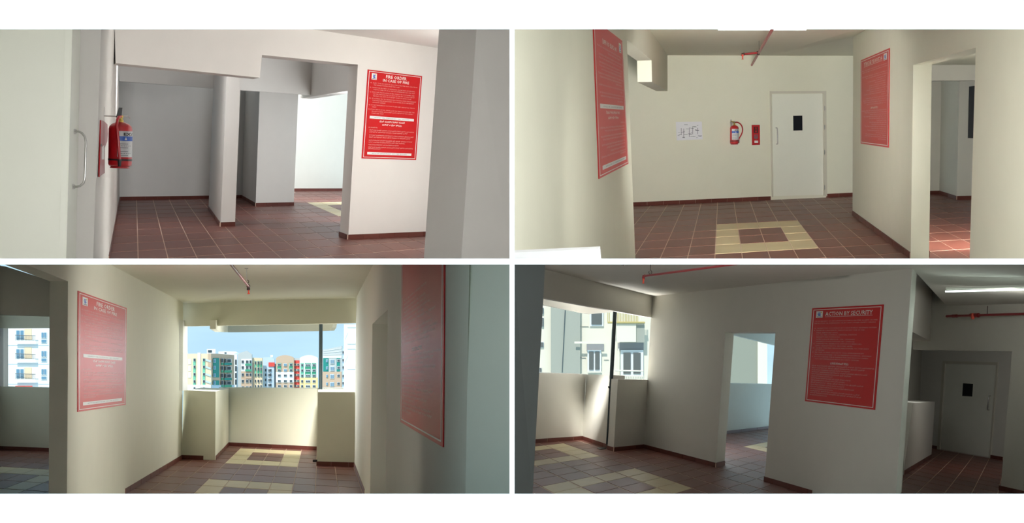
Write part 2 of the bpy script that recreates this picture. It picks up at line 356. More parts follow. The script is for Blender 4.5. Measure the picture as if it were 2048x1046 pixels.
def poster(r, pl, TL, TR, BR, BL, kind, label, mirror=False, ymin=None, group=None, t=.007):
    P = pl.shift(t); c = [P.hit(*q) for q in (TL, TR, BR, BL)]
    def fn(u, v, k=.0006):
        return (c[0] * (1 - u) + c[1] * u) * (1 - v) + (c[3] * (1 - u) + c[2] * u) * v + P.n * k
    asp = 1.68 if kind == 'fire' else 1.40
    px = [TL, TR, BR, BL]
    if ymin: px = clip(px, 0, -1, -ymin)
    vmin_px = ymin or -1e9
    bpts = [P.hit(*q) for q in px]
    o = empty('poster', r, (c[2] + c[3]) / 2, label, 'poster', group)
    G().prism(bpts, -P.n * (t - .001)).obj('board', POST, r, parent=o)
    def to_px(p):
        q = r.R @ (p - r.eye); return 523 - F * q.z / q.y
    def ok(v0, v1, ua=0, ub=1): return min(to_px(fn(ua, v0)), to_px(fn(ub, v0))) > vmin_px
    b = G(); wu = .010; wv = wu / asp; iu, iv = .023, .023 / asp
    def strip(gg, u0, v0, u1, v1, k=.0006):
        if not ok(v0, v1, u0, u1):
            # trim from the top until it is inside
            for q in range(60):
                v0 += .01
                if v0 >= v1: return
                if ok(v0, v1, u0, u1): break
        gg.prism([fn(u0, v0, k), fn(u1, v0, k), fn(u1, v1, k), fn(u0, v1, k)], P.n * .0004)
    strip(b, iu, iv, 1 - iu, iv + wv); strip(b, iu, 1 - iv - wv, 1 - iu, 1 - iv)
    strip(b, iu, iv, iu + wu, 1 - iv); strip(b, 1 - iu - wu, iv, 1 - iu, 1 - iv)
    b.obj('border_line', INK, r, parent=o)
    lu0, lu1 = (.075, .165) if kind == 'fire' else (.07, .17)
    lv0, lv1 = (.035, .105)
    M_ = (lambda a, b_: (1 - b_, 1 - a)) if mirror else (lambda a, b_: (a, b_))
    if ok(lv0, lv1, *M_(lu0, lu1)):
        a, e = M_(lu0, lu1); gg = G(); strip(gg, a, lv0, e, lv1); lg = gg.obj('emblem', WHITE, r, parent=o, label='small white emblem square with blue figure')
        gg = G(); w = e - a; hh = lv1 - lv0
        for (x0, y0, x1, y1) in ((.28, .22, .70, .36), (.22, .40, .66, .52), (.30, .54, .74, .66), (.34, .66, .66, .74)):
            strip(gg, a + w * x0, lv0 + hh * y0, a + w * x1, lv0 + hh * y1, .0012)
        gg.obj('blue_mark', BLUE, r, parent=lg)
        gg = G(); x0 = .70 if not mirror else .14
        strip(gg, a + w * x0, lv0 + hh * .12, a + w * (x0 + .16), lv0 + hh * .3, .0012); gg.obj('yellow_mark', YEL, r, parent=lg)
        gg = G(); strip(gg, a + w * .15, lv0 + hh * .82, a + w * .85, lv0 + hh * .92, .0012); gg.obj('caption_bar', GREYT, r, parent=lg)
    g = G(); hd = G()
    for (al, u, v, sz, s, bold, wd) in (FIRE if kind == 'fire' else SECU):
        if not ok(v - sz, v): continue
        if bold: hd = G()
        put_text(hd if bold else g, s, lambda a, b_: fn(a, b_, .0009), u, v, sz, asp, width=wd or None, align=al, bold=bold, mirror=mirror)
        if bold and hd.v: hd.obj('heading_lettering', INK, r, parent=o, kind='stuff')
    if g.v: g.obj('small_lettering', INK2, r, parent=o, kind='stuff')
    if kind != 'fire' and ok(.11, .12):
        gg = G(); a, e = M_(.21, .87); strip(gg, a, .096, e, .0995); gg.obj('heading_underline', INK, r, parent=o)
    if kind == 'fire':
        for (v0, v1, s) in ((.515, .545, 'NEAREST FIRE STATION NO. : 080 - 22210030'), (.925, .953, 'ಹತ್ತಿರದ ಅಗ್ನಿಶಾಮಕ : 101 - 080 22210030')):
            gg = G(); a, e = M_(.09, .90); strip(gg, a, v0, e, v1); bar = gg.obj('white_bar', WHITE, r, parent=o)
            gg = G(); put_text(gg, s, lambda x, y: fn(x, y, .0016), .17, v1 - .009, .014, asp, width=.64, mirror=mirror)
            gg.obj('bar_lettering', GREYT, r, parent=bar, kind='stuff')
    return o

# ================================================================== WHITE BORDER BANDS, ADDED AS SLABS BETWEEN THE FOUR ROOMS
class Flat:                                      # plain upright frame of the added border bands
    M = Matrix.Identity(4)
FL = Flat()
def wedge(name, x0, y0, x1, y1, z0, z1, label):
    def p(x, y, z): return EYE + Vector(((x - 1024) / F * z, z, (523 - y) / F * z))
    v = [p(x, y, z) for z in (z0, z1) for x, y in ((x0, y0), (x1, y0), (x1, y1), (x0, y1))]
    G().add(v, [(0, 1, 2, 3), (7, 6, 5, 4), (0, 4, 5, 1), (1, 5, 6, 2), (2, 6, 7, 3), (3, 7, 4, 0)]).obj(name, EDGE, FL, label=label, cat='slab' if 'slab' in label else 'wall', kind='structure')
Z0, Z1 = 3.5, 36
wedge('ceiling', -900, -70, 2950, 58.6, Z0, Z1, 'added white border slab above both upper rooms')
wedge('floor', -900, 987.4, 2950, 1550, Z0, Z1, 'added white border slab under both lower rooms')
wedge('border_middle', -900, 517, 2950, 529.2, Z0, Z1, 'added white border slab running between upper and lower rooms')
wedge('border_center', 1019, 58.6, 1029.2, 517, Z0, Z1, 'added white border strip between the two upper rooms')
wedge('border_center', 1019, 529.2, 1029.2, 987.4, Z0, Z1, 'added white border strip between the two lower rooms')
wedge('wall_left', -900, 58.6, -4, 987.4, Z0, Z1, 'unseen white side block added left of the two left rooms')
wedge('wall_right', 2052, 58.6, 2950, 987.4, Z0, Z1, 'unseen white side block added right of the two right rooms')

# ================================================================== ROOM 1 (upper left)
r = R1; S = lambda n, pts, vec, lab, m=PAINT1, cat='wall', kind='structure': solid(n, r, pts, vec, m, lab, cat, kind)
f = r.fl
W1 = Plane(r, f(239, 400.6), f(218.4, 516.2)); LEFT = -W1.n
ZE = 8.77
solidv('wall_left', r, [r.at(202, 55, ZE), *W1.pts((236, 55), (239.2, 403), (216.5, 523)), r.at(185.5, 523, ZE)], LEFT * .2, (0, 3, 4), PAINT1, 'white left wall that carries the large red extinguisher')
BK = Plane(r, f(238.7, 400.3), f(478, 396.2))
S('wall_back', BK.pts((228, 110), (505, 118), (505, 399), (228, 403)), BK.n * -.2, 'grey-white back wall at the end of the dark tiled bay')
W2 = Plane(r, f(695.5, 478.6), f(849.2, 471.7)); T2 = f(678.6, 472) - f(695.5, 478.6)
S('wall_front', W2.pts((229.5, 55), (231.3, 126.2), (519.3, 155.4), (524, 109.7), (715.8, 129.2), (696.3, 480), (852, 473), (877, 96), (892, 55)), T2,
  'white pier and deep lintel with the fire order poster on it')
CP = Plane(r, f(440.6, 453.2), f(469.8, 452.2)); CV = f(416.5, 418.4) - f(440.6, 453.2)
S('column', CP.pts((455, 120), (483, 120), (469.8, 454), (441, 455)), CV, 'square white column standing in the dark tiled bay', cat='column')
B2 = Plane(r, f(416.5, 418.4), f(416.5, 418.4) + CP.u)
S('wall_beam', B2.pts((232, 95), (625, 95), (622, 190), (431.7, 177), (239, 162.5)), B2.n * -.12, 'pinkish beam face under the ceiling behind the column', cat='beam')
BQ = B2.hit(622, 189.7); B3 = Plane(r, BQ, BQ + Vector((0, -1, 0)))
S('wall_beam', B3.pts((622, 95), (722, 95), (704, 180), (697, 181.2), (599, 197)), Vector((.25, 0, 0)), 'grey beam face running back above the bright bay', cat='beam')
X1 = Plane(r, f(511.4, 412.5), f(587.3, 410.8)); XV = f(484, 396.5) - f(511.4, 412.5)
S('wall_box', X1.pts((520.5, 150), (598, 150), (587.3, 412.5), (511, 414)), XV, 'pale grey boxed shaft between the column and the bright bay')
BF = Plane(r, f(587.6, 382), f(685.4, 381.6))
S('wall_far', BF.pts((560, 110), (730, 110), (730, 384), (560, 384.5)), BF.n * -.2, 'brilliant white far wall behind the bright bay', m=PAINT4)
# ceiling
ca, cb = W2.hit(630, 59.5), W2.hit(874.6, 95.7)
hz = (ca.z + cb.z) / 2
G().prism([W2.hit(600, 55), ca, W2.hit(760, 78.5), cb, r.fl(881, 50, cb.z), r.fl(640, 48, ca.z)], (0, 0, .05)).obj('ceiling', PAINT1, r, label='ceiling corner above the fire order poster pier', cat='ceiling', kind='structure')
# near pillar on the right
pa, pb, pc = (878.5, 52, 10.0), (953.5, 52, 9.2), (1021.5, 52, 9.25)
qa, qb, qc = (847.5, 523, 10.0), (922.3, 523, 9.2), (1021.5, 523, 9.25)
bk = Vector((-.02, .3, 0))
solidv('wall_pillar', r, [r.at(*pa), r.at(*pb), r.at(*qb), r.at(*qa)], bk, (0, 1, 2, 3), PAINT1, 'grey near pillar face beside the poster pier', cat='pillar')
solidv('wall_pillar', r, [r.at(*pb), r.at(*pc), r.at(*qc), r.at(*qb)], bk, (0, 1, 2, 3), PAINT1, 'lighter grey near wall at the right edge of the upper left room', cat='wall')
# near left: jamb, half open door, door frame
e0 = r.at(202, 55, ZE); e1 = r.at(185.5, 523, ZE)
zj = (r.R @ (e0 - r.eye)).y; zk = (r.R @ (e1 - r.eye)).y
zz = (zj + zk) / 2
door = empty('door_1', r, r.at(150, 523, zz - .5), 'pale door and its grey frame at the left edge of the upper left room', 'door', kind='structure')
G().prism([r.at(160, 52, zz - .1), r.at(202.5, 52, zj), r.at(186, 523, zk), r.at(150, 523, zz - .1)], Vector((0, .12, 0))).obj('door_frame', PAINT1, r, parent=door)
lf = [r.at(144, 52, zz - .9), r.at(161.5, 52, zz - .12), r.at(151.5, 523, zz - .12), r.at(131.5, 523, zz - .9)]
G().prism(lf, Vector((-.04, .0, 0))).obj('leaf', DOORP, r, parent=door)
G().prism([r.at(-12, 52, zz - 1.0), r.at(144.8, 52, zz - .9), r.at(132.3, 523, zz - .9), r.at(-12, 523, zz - 1.0)], Vector((0, .06, 0))).obj('door_panel', DOORP, r, parent=door, label='broad flat pale door face')
d0 = zz - .55
hp = [r.at(149, 263, d0), r.at(157, 263, d0), r.at(164, 266, d0), r.at(169.5, 273, d0), r.at(172, 284, d0), r.at(171, 320, d0), r.at(169.6, 356, d0), r.at(167, 366, d0), r.at(160, 372, d0), r.at(154, 373.5, d0), r.at(146, 373.5, d0)]
hd = G().sweep(hp, .0078, 12).obj('handle', STEEL, r, parent=door, label='long bent steel pull handle')
for q in (hp[0], hp[-1]):
    G().sweep([q + Vector((-.004, .01, 0)), q + Vector((.004, -.004, 0))], .016, 14).obj('mounting_disc', STEEL, r, parent=hd)
# skirtings
sk = lambda a, b, lab, side='back', L=None, start=0.0: skirting(r, f(*a), f(*b), lab, side, L, start=start)
sk((239, 400.5), (483, 396.3), 'dark skirting tiles along the back wall of the dark bay', 'back', .345)
sk((440.2, 453.4), (470, 452.4), 'skirting tile at the front foot of the square column', 'column', .7)
sk((416.5, 418.6), (440.2, 453.4), 'skirting tiles along the left foot of the square column', 'column', 2.9)
sk((511.2, 412.7), (587.4, 411), 'skirting tiles along the front foot of the boxed shaft', 'shaft', .345, .31)
sk((484, 396.7), (511.2, 412.7), 'dark skirting tiles on the shaded side of the boxed shaft', 'shaft', 1.0)
sk((575, 382.2), (700, 381.6), 'skirting tiles below the brilliant white far wall', 'far', .345, .15)
sk((695.3, 478.8), (850.5, 471.8), 'skirting tiles below the fire order poster pier', 'front', .345, .33)
sk((678.6, 472.2), (695.3, 478.8), 'dark skirting tiles on the narrow side of the poster pier', 'front', .5)
sk((239, 400.8), (217, 524), 'thin dark skirting line at the foot of the left wall', 'left', .96)
tiled_floor(r, H1, [[(235, 392), (484, 388), (512, 404), (588, 402), (586, 379), (695, 378), (690, 479.5), (850, 469), (848, 519.5), (214, 519.5)]], (-8, 50, 1024, 519), [(11, 4)],
            'red-brown tiled floor of the upper left room with a corner of beige inlay')
poster(r, W2, (735.7, 138.9), (844.3, 152.2), (832.3, 320), (723.4, 316.8), 'fire', 'bright red fire order poster on the sunlit white pier')

# fire extinguisher, built upright in its own frame: o centre of the base, sc size, fa direction it faces
def extinguisher(r, o, H, rad, fx, label, wall_vec, hose_side=1, word='EXT'):
    """o base centre, H height of the cylinder, fx direction towards the viewer (horizontal)"""
    up = Vector((0, 0, 1)); fx = Vector((fx.x, fx.y, 0)).normalized(); sx = up.cross(fx) * 1.0     # sx points to the viewer's right
    E_ = empty('fire_extinguisher', r, o, label, 'fire extinguisher', 'wall hung fire extinguishers')
    prof = [(0, 0), (rad * .78, 0), (rad * .95, H * .02), (rad, H * .06), (rad, H * .84), (rad * .93, H * .90), (rad * .72, H * .955), (rad * .4, H * .99), (rad * .22, H * 1.0), (0, H)]
    body = G().lathe(o, up, prof, 32).obj('cylinder', RED, r, parent=E_)
    G().lathe(o - up * H * .0, up, [(rad * .80, -.0), (rad * .86, -H * .035), (rad * .78, -H * .035), (rad * .70, 0)], 28).obj('foot_ring', RED, r, parent=E_)
    def cyl(a, h, k=1.004): return o + up * h + (fx * math.cos(a) + sx * math.sin(a)) * rad * k
    def patch(a0, a1, h0, h1, k, n=14):
        vs = []; fs = []
        for i in range(n + 1):
            a = a0 + (a1 - a0) * i / n; vs += [cyl(a, h0, k), cyl(a, h1, k)]
        for i in range(n): fs.append((2 * i, 2 * i + 2, 2 * i + 3, 2 * i + 1))
        return vs, fs
    c = .35 if hose_side < 0 else 0.0
    a0, a1 = (-.25, 1.45) if hose_side < 0 else (-1.15, 1.15)
    lb = G(); lb.add(*patch(a0, a1, H * .22, H * .80, 1.008), True); lbl = lb.obj('paper_label', LABEL, r, parent=E_)
    bb = G(); bb.add(*patch(a0, a1, H * .58, H * .685, 1.014), True); bb.obj('blue_band', BLUE, r, parent=lbl)
    tx = G(); put_text(tx, word, lambda u, v: cyl(a0 + (a1 - a0) * u, H * (1 - v), 1.02), .30, .298, .085, 1, width=.62, bold=.04); tx.obj('black_lettering', BLACKT, r, parent=lbl)
    tr = G(); am = a0 + (a1 - a0) * .42
    tr.add([cyl(am - .12, H * .60, 1.02), cyl(am + .12, H * .60, 1.02), cyl(am, H * .67, 1.02)], [(0, 1, 2)]); tr.obj('white_triangle', WHITE, r, parent=lbl)
    t2 = G()
    for k in range(7):
        if k == 3: continue
        t2.add(*patch(a0 + .15, a0 + .15 + (1.1 if k % 2 else .8), H * (.25 + .043 * k), H * (.262 + .043 * k), 1.012, 5))
    t2.obj('fine_print', GREYT, r, parent=lbl)
    G().add(*patch(0, math.tau, H * .135, H * .175, 1.02, 32), True).obj('black_strap', BLACK, r, parent=E_)
    top = o + up * H
    vl = G().lathe(top, up, [(rad * .24, -.005), (rad * .24, H * .04), (rad * .16, H * .05), (rad * .16, H * .10), (rad * .22, H * .11), (rad * .2, H * .15), (0, H * .15)], 16).obj('valve', BRASS, r, parent=E_, label='brass valve')
    hs = -sx * hose_side
    vt = top + up * H * .12
    if hose_side < 0:
        G().prism([vt + up * (-.01) - sx * rad * .42, vt + up * H * .20 - sx * rad * .18, vt + up * H * .20 + sx * rad * .12, vt - up * .01 + sx * rad * .05], fx * rad * .18).obj('lever', BLACK, r, parent=vl, label='black squeeze lever')
        G().sweep([vt + sx * rad * .1, vt + sx * rad * .55 + up * H * .03, vt + sx * rad * .8 - up * H * .03], rad * .045, 6).obj('carry_handle', STEEL, r, parent=vl)
    else:
        G().prism([vt - sx * rad * .1, vt - sx * rad * 1.05 + up * H * .10, vt - sx * rad * 1.05 + up * H * .13, vt + up * H * .05], fx * rad * .15).obj('lever', BRASS, r, parent=vl, label='brass squeeze lever')
        G().prism([vt - sx * rad * .1 - up * H * .02, vt - sx * rad * 1.2 + up * H * .0, vt - sx * rad * 1.2 + up * H * .025, vt + up * H * .02], fx * rad * .15).obj('carry_handle', STEEL, r, parent=vl)
        G().lathe(vt + up * H * .03, up, [(0, 0), (rad * .22, .0), (rad * .22, H * .06), (0, H * .06)], 12).obj('pressure_gauge', STEEL, r, parent=vl)
    if hose_side < 0:
        pth = [vt + fx * rad * .1, vt + fx * rad * .75 - sx * rad * .22 - up * H * .03, cyl(-.30, H * .93, 1.13), cyl(-.24, H * .82, 1.16), cyl(-.16, H * .6, 1.16), cyl(-.10, H * .4, 1.16), cyl(-.04, H * .17, 1.16)]
    else:
        q = lambda a, h: vt + sx * rad * a - up * H * h
        pth = [q(.2, -.03), q(.9, -.03), q(1.7, .08), q(2.15, .25), q(2.2, .45), q(1.85, .65), q(1.35, .82), q(1.2, .93)]
    sp = []
    for i in range(len(pth) - 1):
        p0, p1, p2, p3 = pth[max(i - 1, 0)], pth[i], pth[i + 1], pth[min(i + 2, len(pth) - 1)]
        for t in (0, .25, .5, .75): sp.append(.5 * ((2 * p1) + (p2 - p0) * t + (2 * p0 - 5 * p1 + 4 * p2 - p3) * t * t + (3 * p1 - p0 - 3 * p2 + p3) * t ** 3))
    sp.append(pth[-1])
    hz_ = G().sweep(sp, rad * (.13 if hose_side < 0 else .14), 10).obj('hose', RED, r, parent=E_, label='red rubber hose')
    G().sweep([sp[-1], sp[-1] - up * H * .16], [rad * .17, rad * .13], 10).obj('nozzle', BLACK, r, parent=hz_)
    br = G().sweep([vt, vt + wall_vec * .97], rad * .05, 6); br.box(vt + wall_vec * .96 - up * H * .25 - wall_vec.cross(up).normalized() * .012, wall_vec.cross(up).normalized() * .024, up * H * .45, wall_vec * .03)
    br.obj('wall_bracket', STEEL, r, parent=E_)
    return E_
# large extinguisher: its cylinder spans x 214..262, y 244..337
Pm = W1.hit(205, 300); dz = (r.R @ (Pm - r.eye)).y; D_ = dz + .4
k_ = D_ / F; rad_ = 22.8 * k_
bo = r.at(240, 333, D_); tv = r.at(236.5, 244.5, D_)
wv = Vector((-(24 + 9) * k_, .05, 0))
extinguisher(r, bo, (tv - bo).length, rad_, r.eye - bo, 'large red extinguisher hung on the left wall beside the steel door handle', wv, -1, 'EXT')
# the red sign behind it, seen edge-on
def plate(r, name, pl, px, m, t, label, cat): return G().prism(pl.shift(t).pts(*px), -pl.n * t * .95).obj(name, m, r, label=label, cat=cat)
sg = plate(r, 'wall_sign', W1, [(202.2, 240.5), (207.5, 241.5), (215, 249), (216, 268), (214.5, 283), (209.5, 296), (209.8, 346), (203.5, 350), (199.3, 354)], RED, .010, 'narrow red safety sign seen edge-on behind the large extinguisher', 'sign')
G().prism(W1.shift(.011).pts((204.2, 294), (208.3, 290), (208.6, 319), (203.6, 319)), -W1.n * .0005).obj('white_slot', WHITE, r, parent=sg)
G().prism(W1.shift(.0112).pts((201.2, 288), (204.2, 288), (204, 293), (201, 293)), -W1.n * .0005).obj('black_mark', BLACKT, r, parent=sg)

# ================================================================== ROOM 2 (upper right)
r = R2; f = r.fl
BK = Plane(r, f(1300.6, 410.8), f(1705.7, 392.5))
S('wall_back', BK.pts((1225, 92), (1760, 92), (1760, 393), (1225, 418)), BK.n * -.15, 'long cream back wall with the door and the small extinguisher', PAINT2)
WL = Plane(r, f(1336, 409.2), f(1271, 519)); TL_ = -WL.n * ((WL.hit(1303, 120.6) - r.at(1274, 120.6, (r.R @ (WL.hit(1303, 120.6) - r.eye)).y)).length)
solidv('wall_left', r, WL.pts((1025, 52), (1296, 52), (1336.2, 110.0), (1336, 182.5), (1304, 163.8), (1303, 120.6), (1253.6, 79.2), (1271, 522), (1025, 522)), TL_, (0, 8), PAINT2, 'near cream wall with the slanted mirror-read poster and beam above')
WR = Plane(r, f(1705.8, 429.8), f(1820, 516.4)); q0 = WR.hit(1824, 400); TR_ = -WR.n * ((q0 - r.at(1859.5, 399.5, (r.R @ (q0 - r.eye)).y)).length)
S('wall_right', WR.pts((1706.5, 52), (2054, 52), (2054, 523), (1939, 523), (1951.6, 95.4), (1826.4, 130), (1821.3, 517), (1705, 432)), TR_, 'cream wall with a tall doorway and the narrow mirror-read poster', PAINT2)
hc = (BK.hit(1336.2, 110.4).z + BK.hit(1707, 111.7).z) / 2
G().prism([BK.hit(1330, 110.4), BK.hit(1540, 111.2), BK.hit(1712, 111.7), WR.hit(1706.5, 73.5), WR.hit(1729, 61.0), r.fl(1745, 50, hc), r.fl(1280, 50, hc), WL.hit(1299, 58.5), WL.hit(1320, 88.0)], (0, 0, .05)).obj('ceiling', PAINT2, r, label='shaded ceiling above the door lobby with the red pipe', cat='ceiling', kind='structure')
# space seen through the doorway
QB = Plane(r, f(1859, 388.5), f(1878, 388.2)); S('wall_far', QB.pts((1815, 100), (1884, 100), (1884, 390), (1815, 390)), QB.n * -.1, 'dim far wall seen through the doorway left of the shaft', PAINT4)
Q1, Q2, Q3 = f(1878, 388), f(1913.5, 399.6), f(1960, 398.6)
P12 = Plane(r, Q1, Q2); P23 = Plane(r, Q2, Q3)
S('wall_shaft', [Q1 + Vector((0, 0, 3.2)), Q2 + Vector((0, 0, 3.2)), Q2, Q1], Vector((.6, 1.0, 0)), 'dim side of the boxed shaft seen through the doorway', PAINT4)
S('wall_shaft', [Q2 + Vector((0, 0, 3.2)), Q3 + Vector((0, 0, 3.2)), Q3, Q2], Vector((0, .5, 0)), 'dim front of the boxed shaft seen through the doorway', PAINT4)
G().prism(P23.shift(.02).pts((1939, 173), (1955, 171), (1955, 277), (1936.5, 276)), -P23.n * .02).obj('door_panel', GREYP, r, label='dark grey panel on the shaft seen through the doorway', cat='panel')
PB = Plane(r, f(1860, 412), f(1950, 411)); S('wall_beam', PB.pts((1855, 130), (1960, 129.6), (1960, 161), (1855, 161.3)), PB.n * -.35, 'pale beam crossing behind the top of the doorway', PAINT4, 'beam')
cz = PB.hit(1900, 130).z
G().prism([r.fl(1855, 130, cz), r.fl(1960, 130, cz), r.fl(1960, 80, cz), r.fl(1855, 112, cz)], (0, 0, .05)).obj('ceiling', PAINT2, r, label='bright ceiling piece seen through the doorway head', cat='ceiling', kind='structure')
# low ledge at the lower left
la = r.at(1022, 505.2, 5.2); lb_ = r.at(1195.5, 497.6, 5.6)
G().prism([r.at(1020, 505.4, 5.3), r.at(1195.8, 497.4, 5.3), r.at(1198, 523, 5.3), r.at(1020, 523, 5.3)], Vector((0, .10, 0))).obj('ledge', EDGE, r, label='bright white ledge top at the foot of the near cream wall', cat='ledge')
sk((1262, 412.6), (1541, 399.9), 'skirting tiles along the cream back wall left of the door', 'back', .345, .33)
sk((1652, 394.9), (1706, 392.5), 'short skirting run between door and right wall corner', 'back', .345, .30)
sk((1705.4, 430.2), (1821, 517.5), 'dark skirting tiles along the wall with the narrow poster', 'right', 1.0)
skirting(r, f(1820.5, 517), f(1858.5, 514.2), 'single reddish skirting tile below the bright doorway jamb', 'right')
sk((1855, 389), (1878, 388.5), 'far skirting tile seen through the doorway', 'far', .3)
skirting(r, Q1, Q2, 'far skirting tiles on the dim side of the shaft', 'shaft', 'L' and 1.0)
skirting(r, Q2, Q3, 'far skirting tiles on the dim front of the shaft', 'shaft', .345)
tiled_floor(r, H2, [[(1225, 405.5), (1708, 383), (1706, 428), (1822, 519.5), (1232, 519.5)], [(1850, 382), (1946, 386), (1941, 519.5), (1850, 519.5)]], (1024, 50, 2056, 519), [(0, 0)],
            'red-brown tiled floor of the upper right room with a beige square ring')
poster(r, WL, (1186.2, 37), (1244.5, 81.7), (1256.9, 327.5), (1198.3, 357.8), 'fire', 'large mirror-read red poster on the near cream wall', mirror=True, ymin=56)
poster(r, WR, (1721.6, 120.7), (1778.9, 96.1), (1777, 295.3), (1721.3, 287.3), 'security', 'narrow mirror-read red poster on the wall beside the doorway', mirror=True)
# door
def door(r, pl, name, fr, lfp, win, hnd, label, m=DOORP, hl=True):
    o = empty(name, r, (pl.hit(*fr[2]) + pl.hit(*fr[3])) / 2, label, 'door', kind='structure')
    P0 = pl.shift(.03); a = [P0.hit(*q) for q in fr]; b = [pl.shift(.03).hit(*q) for q in lfp]
    for i, j in ((0, 1), (1, 2), (3, 0)):
        G().prism([a[i], a[j], b[j], b[i]], -pl.n * .04).obj('door_frame', DFRAME, r, parent=o)
    lpx = pl.shift(.008); c = [lpx.hit(*q) for q in lfp]; cen = sum(c, Vector()) / 4
    G().prism([cen + (p - cen) * .988 for p in c], -pl.n * .03).obj('leaf', m, r, parent=o)
    G().prism([pl.shift(-.002).hit(*q) for q in lfp], -pl.n * .01).obj('shadow_gap', BLACK, r, parent=o)
    w = [pl.shift(.012).hit(*q) for q in win]; cw = sum(w, Vector()) / 4
    fr_ = G()
    big = [cw + (p - cw) * 1.10 for p in w]
    for i in range(4):
        j = (i + 1) % 4; fr_.prism([big[i], big[j], w[j], w[i]], pl.n * .006)
    vf = fr_.obj('vision_panel', m, r, parent=o, label='small dark glazed vision panel')
    G().prism(w, pl.n * .003).obj('pane', GLASSD, r, parent=vf)
    h0, h1 = pl.shift(.05).hit(*hnd[0]), pl.shift(.05).hit(*hnd[1])
    h = G().sweep([h0 - pl.n * .045, h0 - pl.n * .008, h0 + (h1 - h0) * .04, h1 + (h0 - h1) * .04, h1 - pl.n * .008, h1 - pl.n * .045], .012, 8); h.obj('handle', STEEL, r, parent=o, label='slim upright steel pull handle')
    return o
o2 = door(r, BK, 'door_2', [(1540.6, 182.4), (1652.6, 181.8), (1654.5, 392.5), (1545, 394.3)], [(1543.6, 187.2), (1646.5, 186.2), (1647.5, 391.0), (1546.5, 393.6)],
     [(1586, 231.5), (1604.5, 231.2), (1604.8, 260.8), (1586.4, 261.2)], [(1554.5, 256), (1555.3, 288)], 'closed cream door with a small dark pane in the upper right room')
for y in (212, 250, 300, 370):
    G().prism([BK.shift(.033).hit(1647.5, y), BK.shift(.033).hit(1649.6, y), BK.shift(.033).hit(1649.6, y + 9), BK.shift(.033).hit(1647.5, y + 9)], BK.n * .01).obj('hinge', STEEL, r, parent=o2)
# small extinguisher, sign, paper
pe = BK.shift(.12); b0 = pe.hit(1468.6, 287.6); t0 = pe.hit(1468.2, 250.5); kk = (r.R @ (b0 - r.eye)).y / F
extinguisher(r, b0, (t0 - b0).length, 8.6 * kk, BK.n, 'small red extinguisher with a looped hose beside the red sign', -BK.n * .12, 1, 'EXT')
sg = plate(r, 'wall_sign', BK, [(1504, 249.8), (1519.7, 249.6), (1520, 289.8), (1504.6, 290.2)], RED, .012, 'upright red safety sign between the small extinguisher and the door', 'sign')
q = BK.shift(.0125)
def qd(x0, y0, x1, y1): return q.pts((x0, y0), (x1, y0), (x1, y1), (x0, y1))
g = G()
for a in ((1508, 253.5, 1515.8, 255), (1508, 255, 1510, 266), (1513.6, 255, 1515.8, 266), (1510.8, 257, 1512.8, 262), (1508, 264.5, 1515.8, 266)): g.prism(qd(*a), BK.n * .0006)
g.obj('black_emblem', BLACKT, r, parent=sg)
g = G()
for a in ((1508.5, 269.5, 1515.5, 271), (1508.5, 272, 1510.5, 277), (1513.5, 272, 1515.5, 277), (1511, 273, 1513, 278.5)): g.prism(qd(*a), BK.n * .0006)
g.obj('lower_emblem', GREYT, r, parent=sg)
G().prism(qd(1508.8, 281.3, 1516.2, 285.8), BK.n * .0006).obj('white_label', WHITE, r, parent=sg)
pp = plate(r, 'paper_notice', BK, [(1351.8, 244), (1403.5, 243.2), (1405.4, 278.6), (1353.6, 281)], PAPER, .006, 'notice sheet in a shiny plastic sleeve on the back wall', 'notice')
g = G(); random.seed(3); q = BK.shift(.0066)
for k in range(26):
    x = 1355 + random.random() * 44; y = 248 + random.random() * 27; g.prism(qd(x, y, x + 2 + random.random() * 6, y + .7), BK.n * .0003)
for x in (1362, 1367, 1378, 1385, 1395): g.prism(qd(x, 252 + random.random() * 6, x + .8, 268 + random.random() * 6), BK.n * .0003)
g.obj('grey_plan_lines', GREYT, r, parent=pp)
# sprinkler pipes
def prod(name, r, path, rad, m, label, cat='pipe', n=12): return G().sweep(path, rad, n).obj(name, m, r, label=label, cat=cat)
pend = BK.hit(1503.5, 130); dA = Vector((0, -1, 0))
def along(r, P0, x, y):                         # point of the line P0 + t*depth axis that projects nearest to x (pixel)
    best = None
    a, b = 0.0, P0.y - 5.0
    def X(t): q_ = r.R @ (P0 + Vector((0, -t, 0)) - r.eye); return 1024 + F * q_.x / q_.y
    s_ = X(b) > X(a)
    for _ in range(50):
        m_ = (a + b) / 2
        if (X(m_) < x) == s_: a = m_
        else: b = m_
    return P0 + Vector((0, -a, 0))
pr = .020
p_top = along(r, pend, 1549.5, 52)
E2 = empty('sprinkler_pipe', r, pend, 'red sprinkler pipe running to the back wall under the lobby ceiling', 'pipe', 'sprinkler pipework')
G().sweep([pend, p_top], pr, 14).obj('main_pipe', PIPE, r, parent=E2)
pj = along(r, pend, 1517.5, 108); dd = (r.R @ (pj - r.eye)).y
pk = r.at(1485, 108.4, dd)
G().sweep([pj, pk], pr * .8, 12).obj('branch_pipe', PIPE, r, parent=E2)
G().sweep([pj + (pj - pk).normalized() * .012, pj - (pj - pk).normalized() * .03], pr * 1.5, 12).obj('tee_fitting', PIPED, r, parent=E2)
el = G().sweep([pk + (pj - pk).normalized() * .03, pk, pk + Vector((0, 0, -.025))], pr * 1.15, 12).obj('elbow', PIPED, r, parent=E2)
G().lathe(r.at(1485.2, 119, dd), Vector((0, 0, 1)), [(0, 0), (.018, 0), (.018, .006), (.010, .01), (.012, .05), (.018, .055), (.018, .075), (0, .075)], 14).obj('sprinkler_head', ORANGE, r, parent=el)
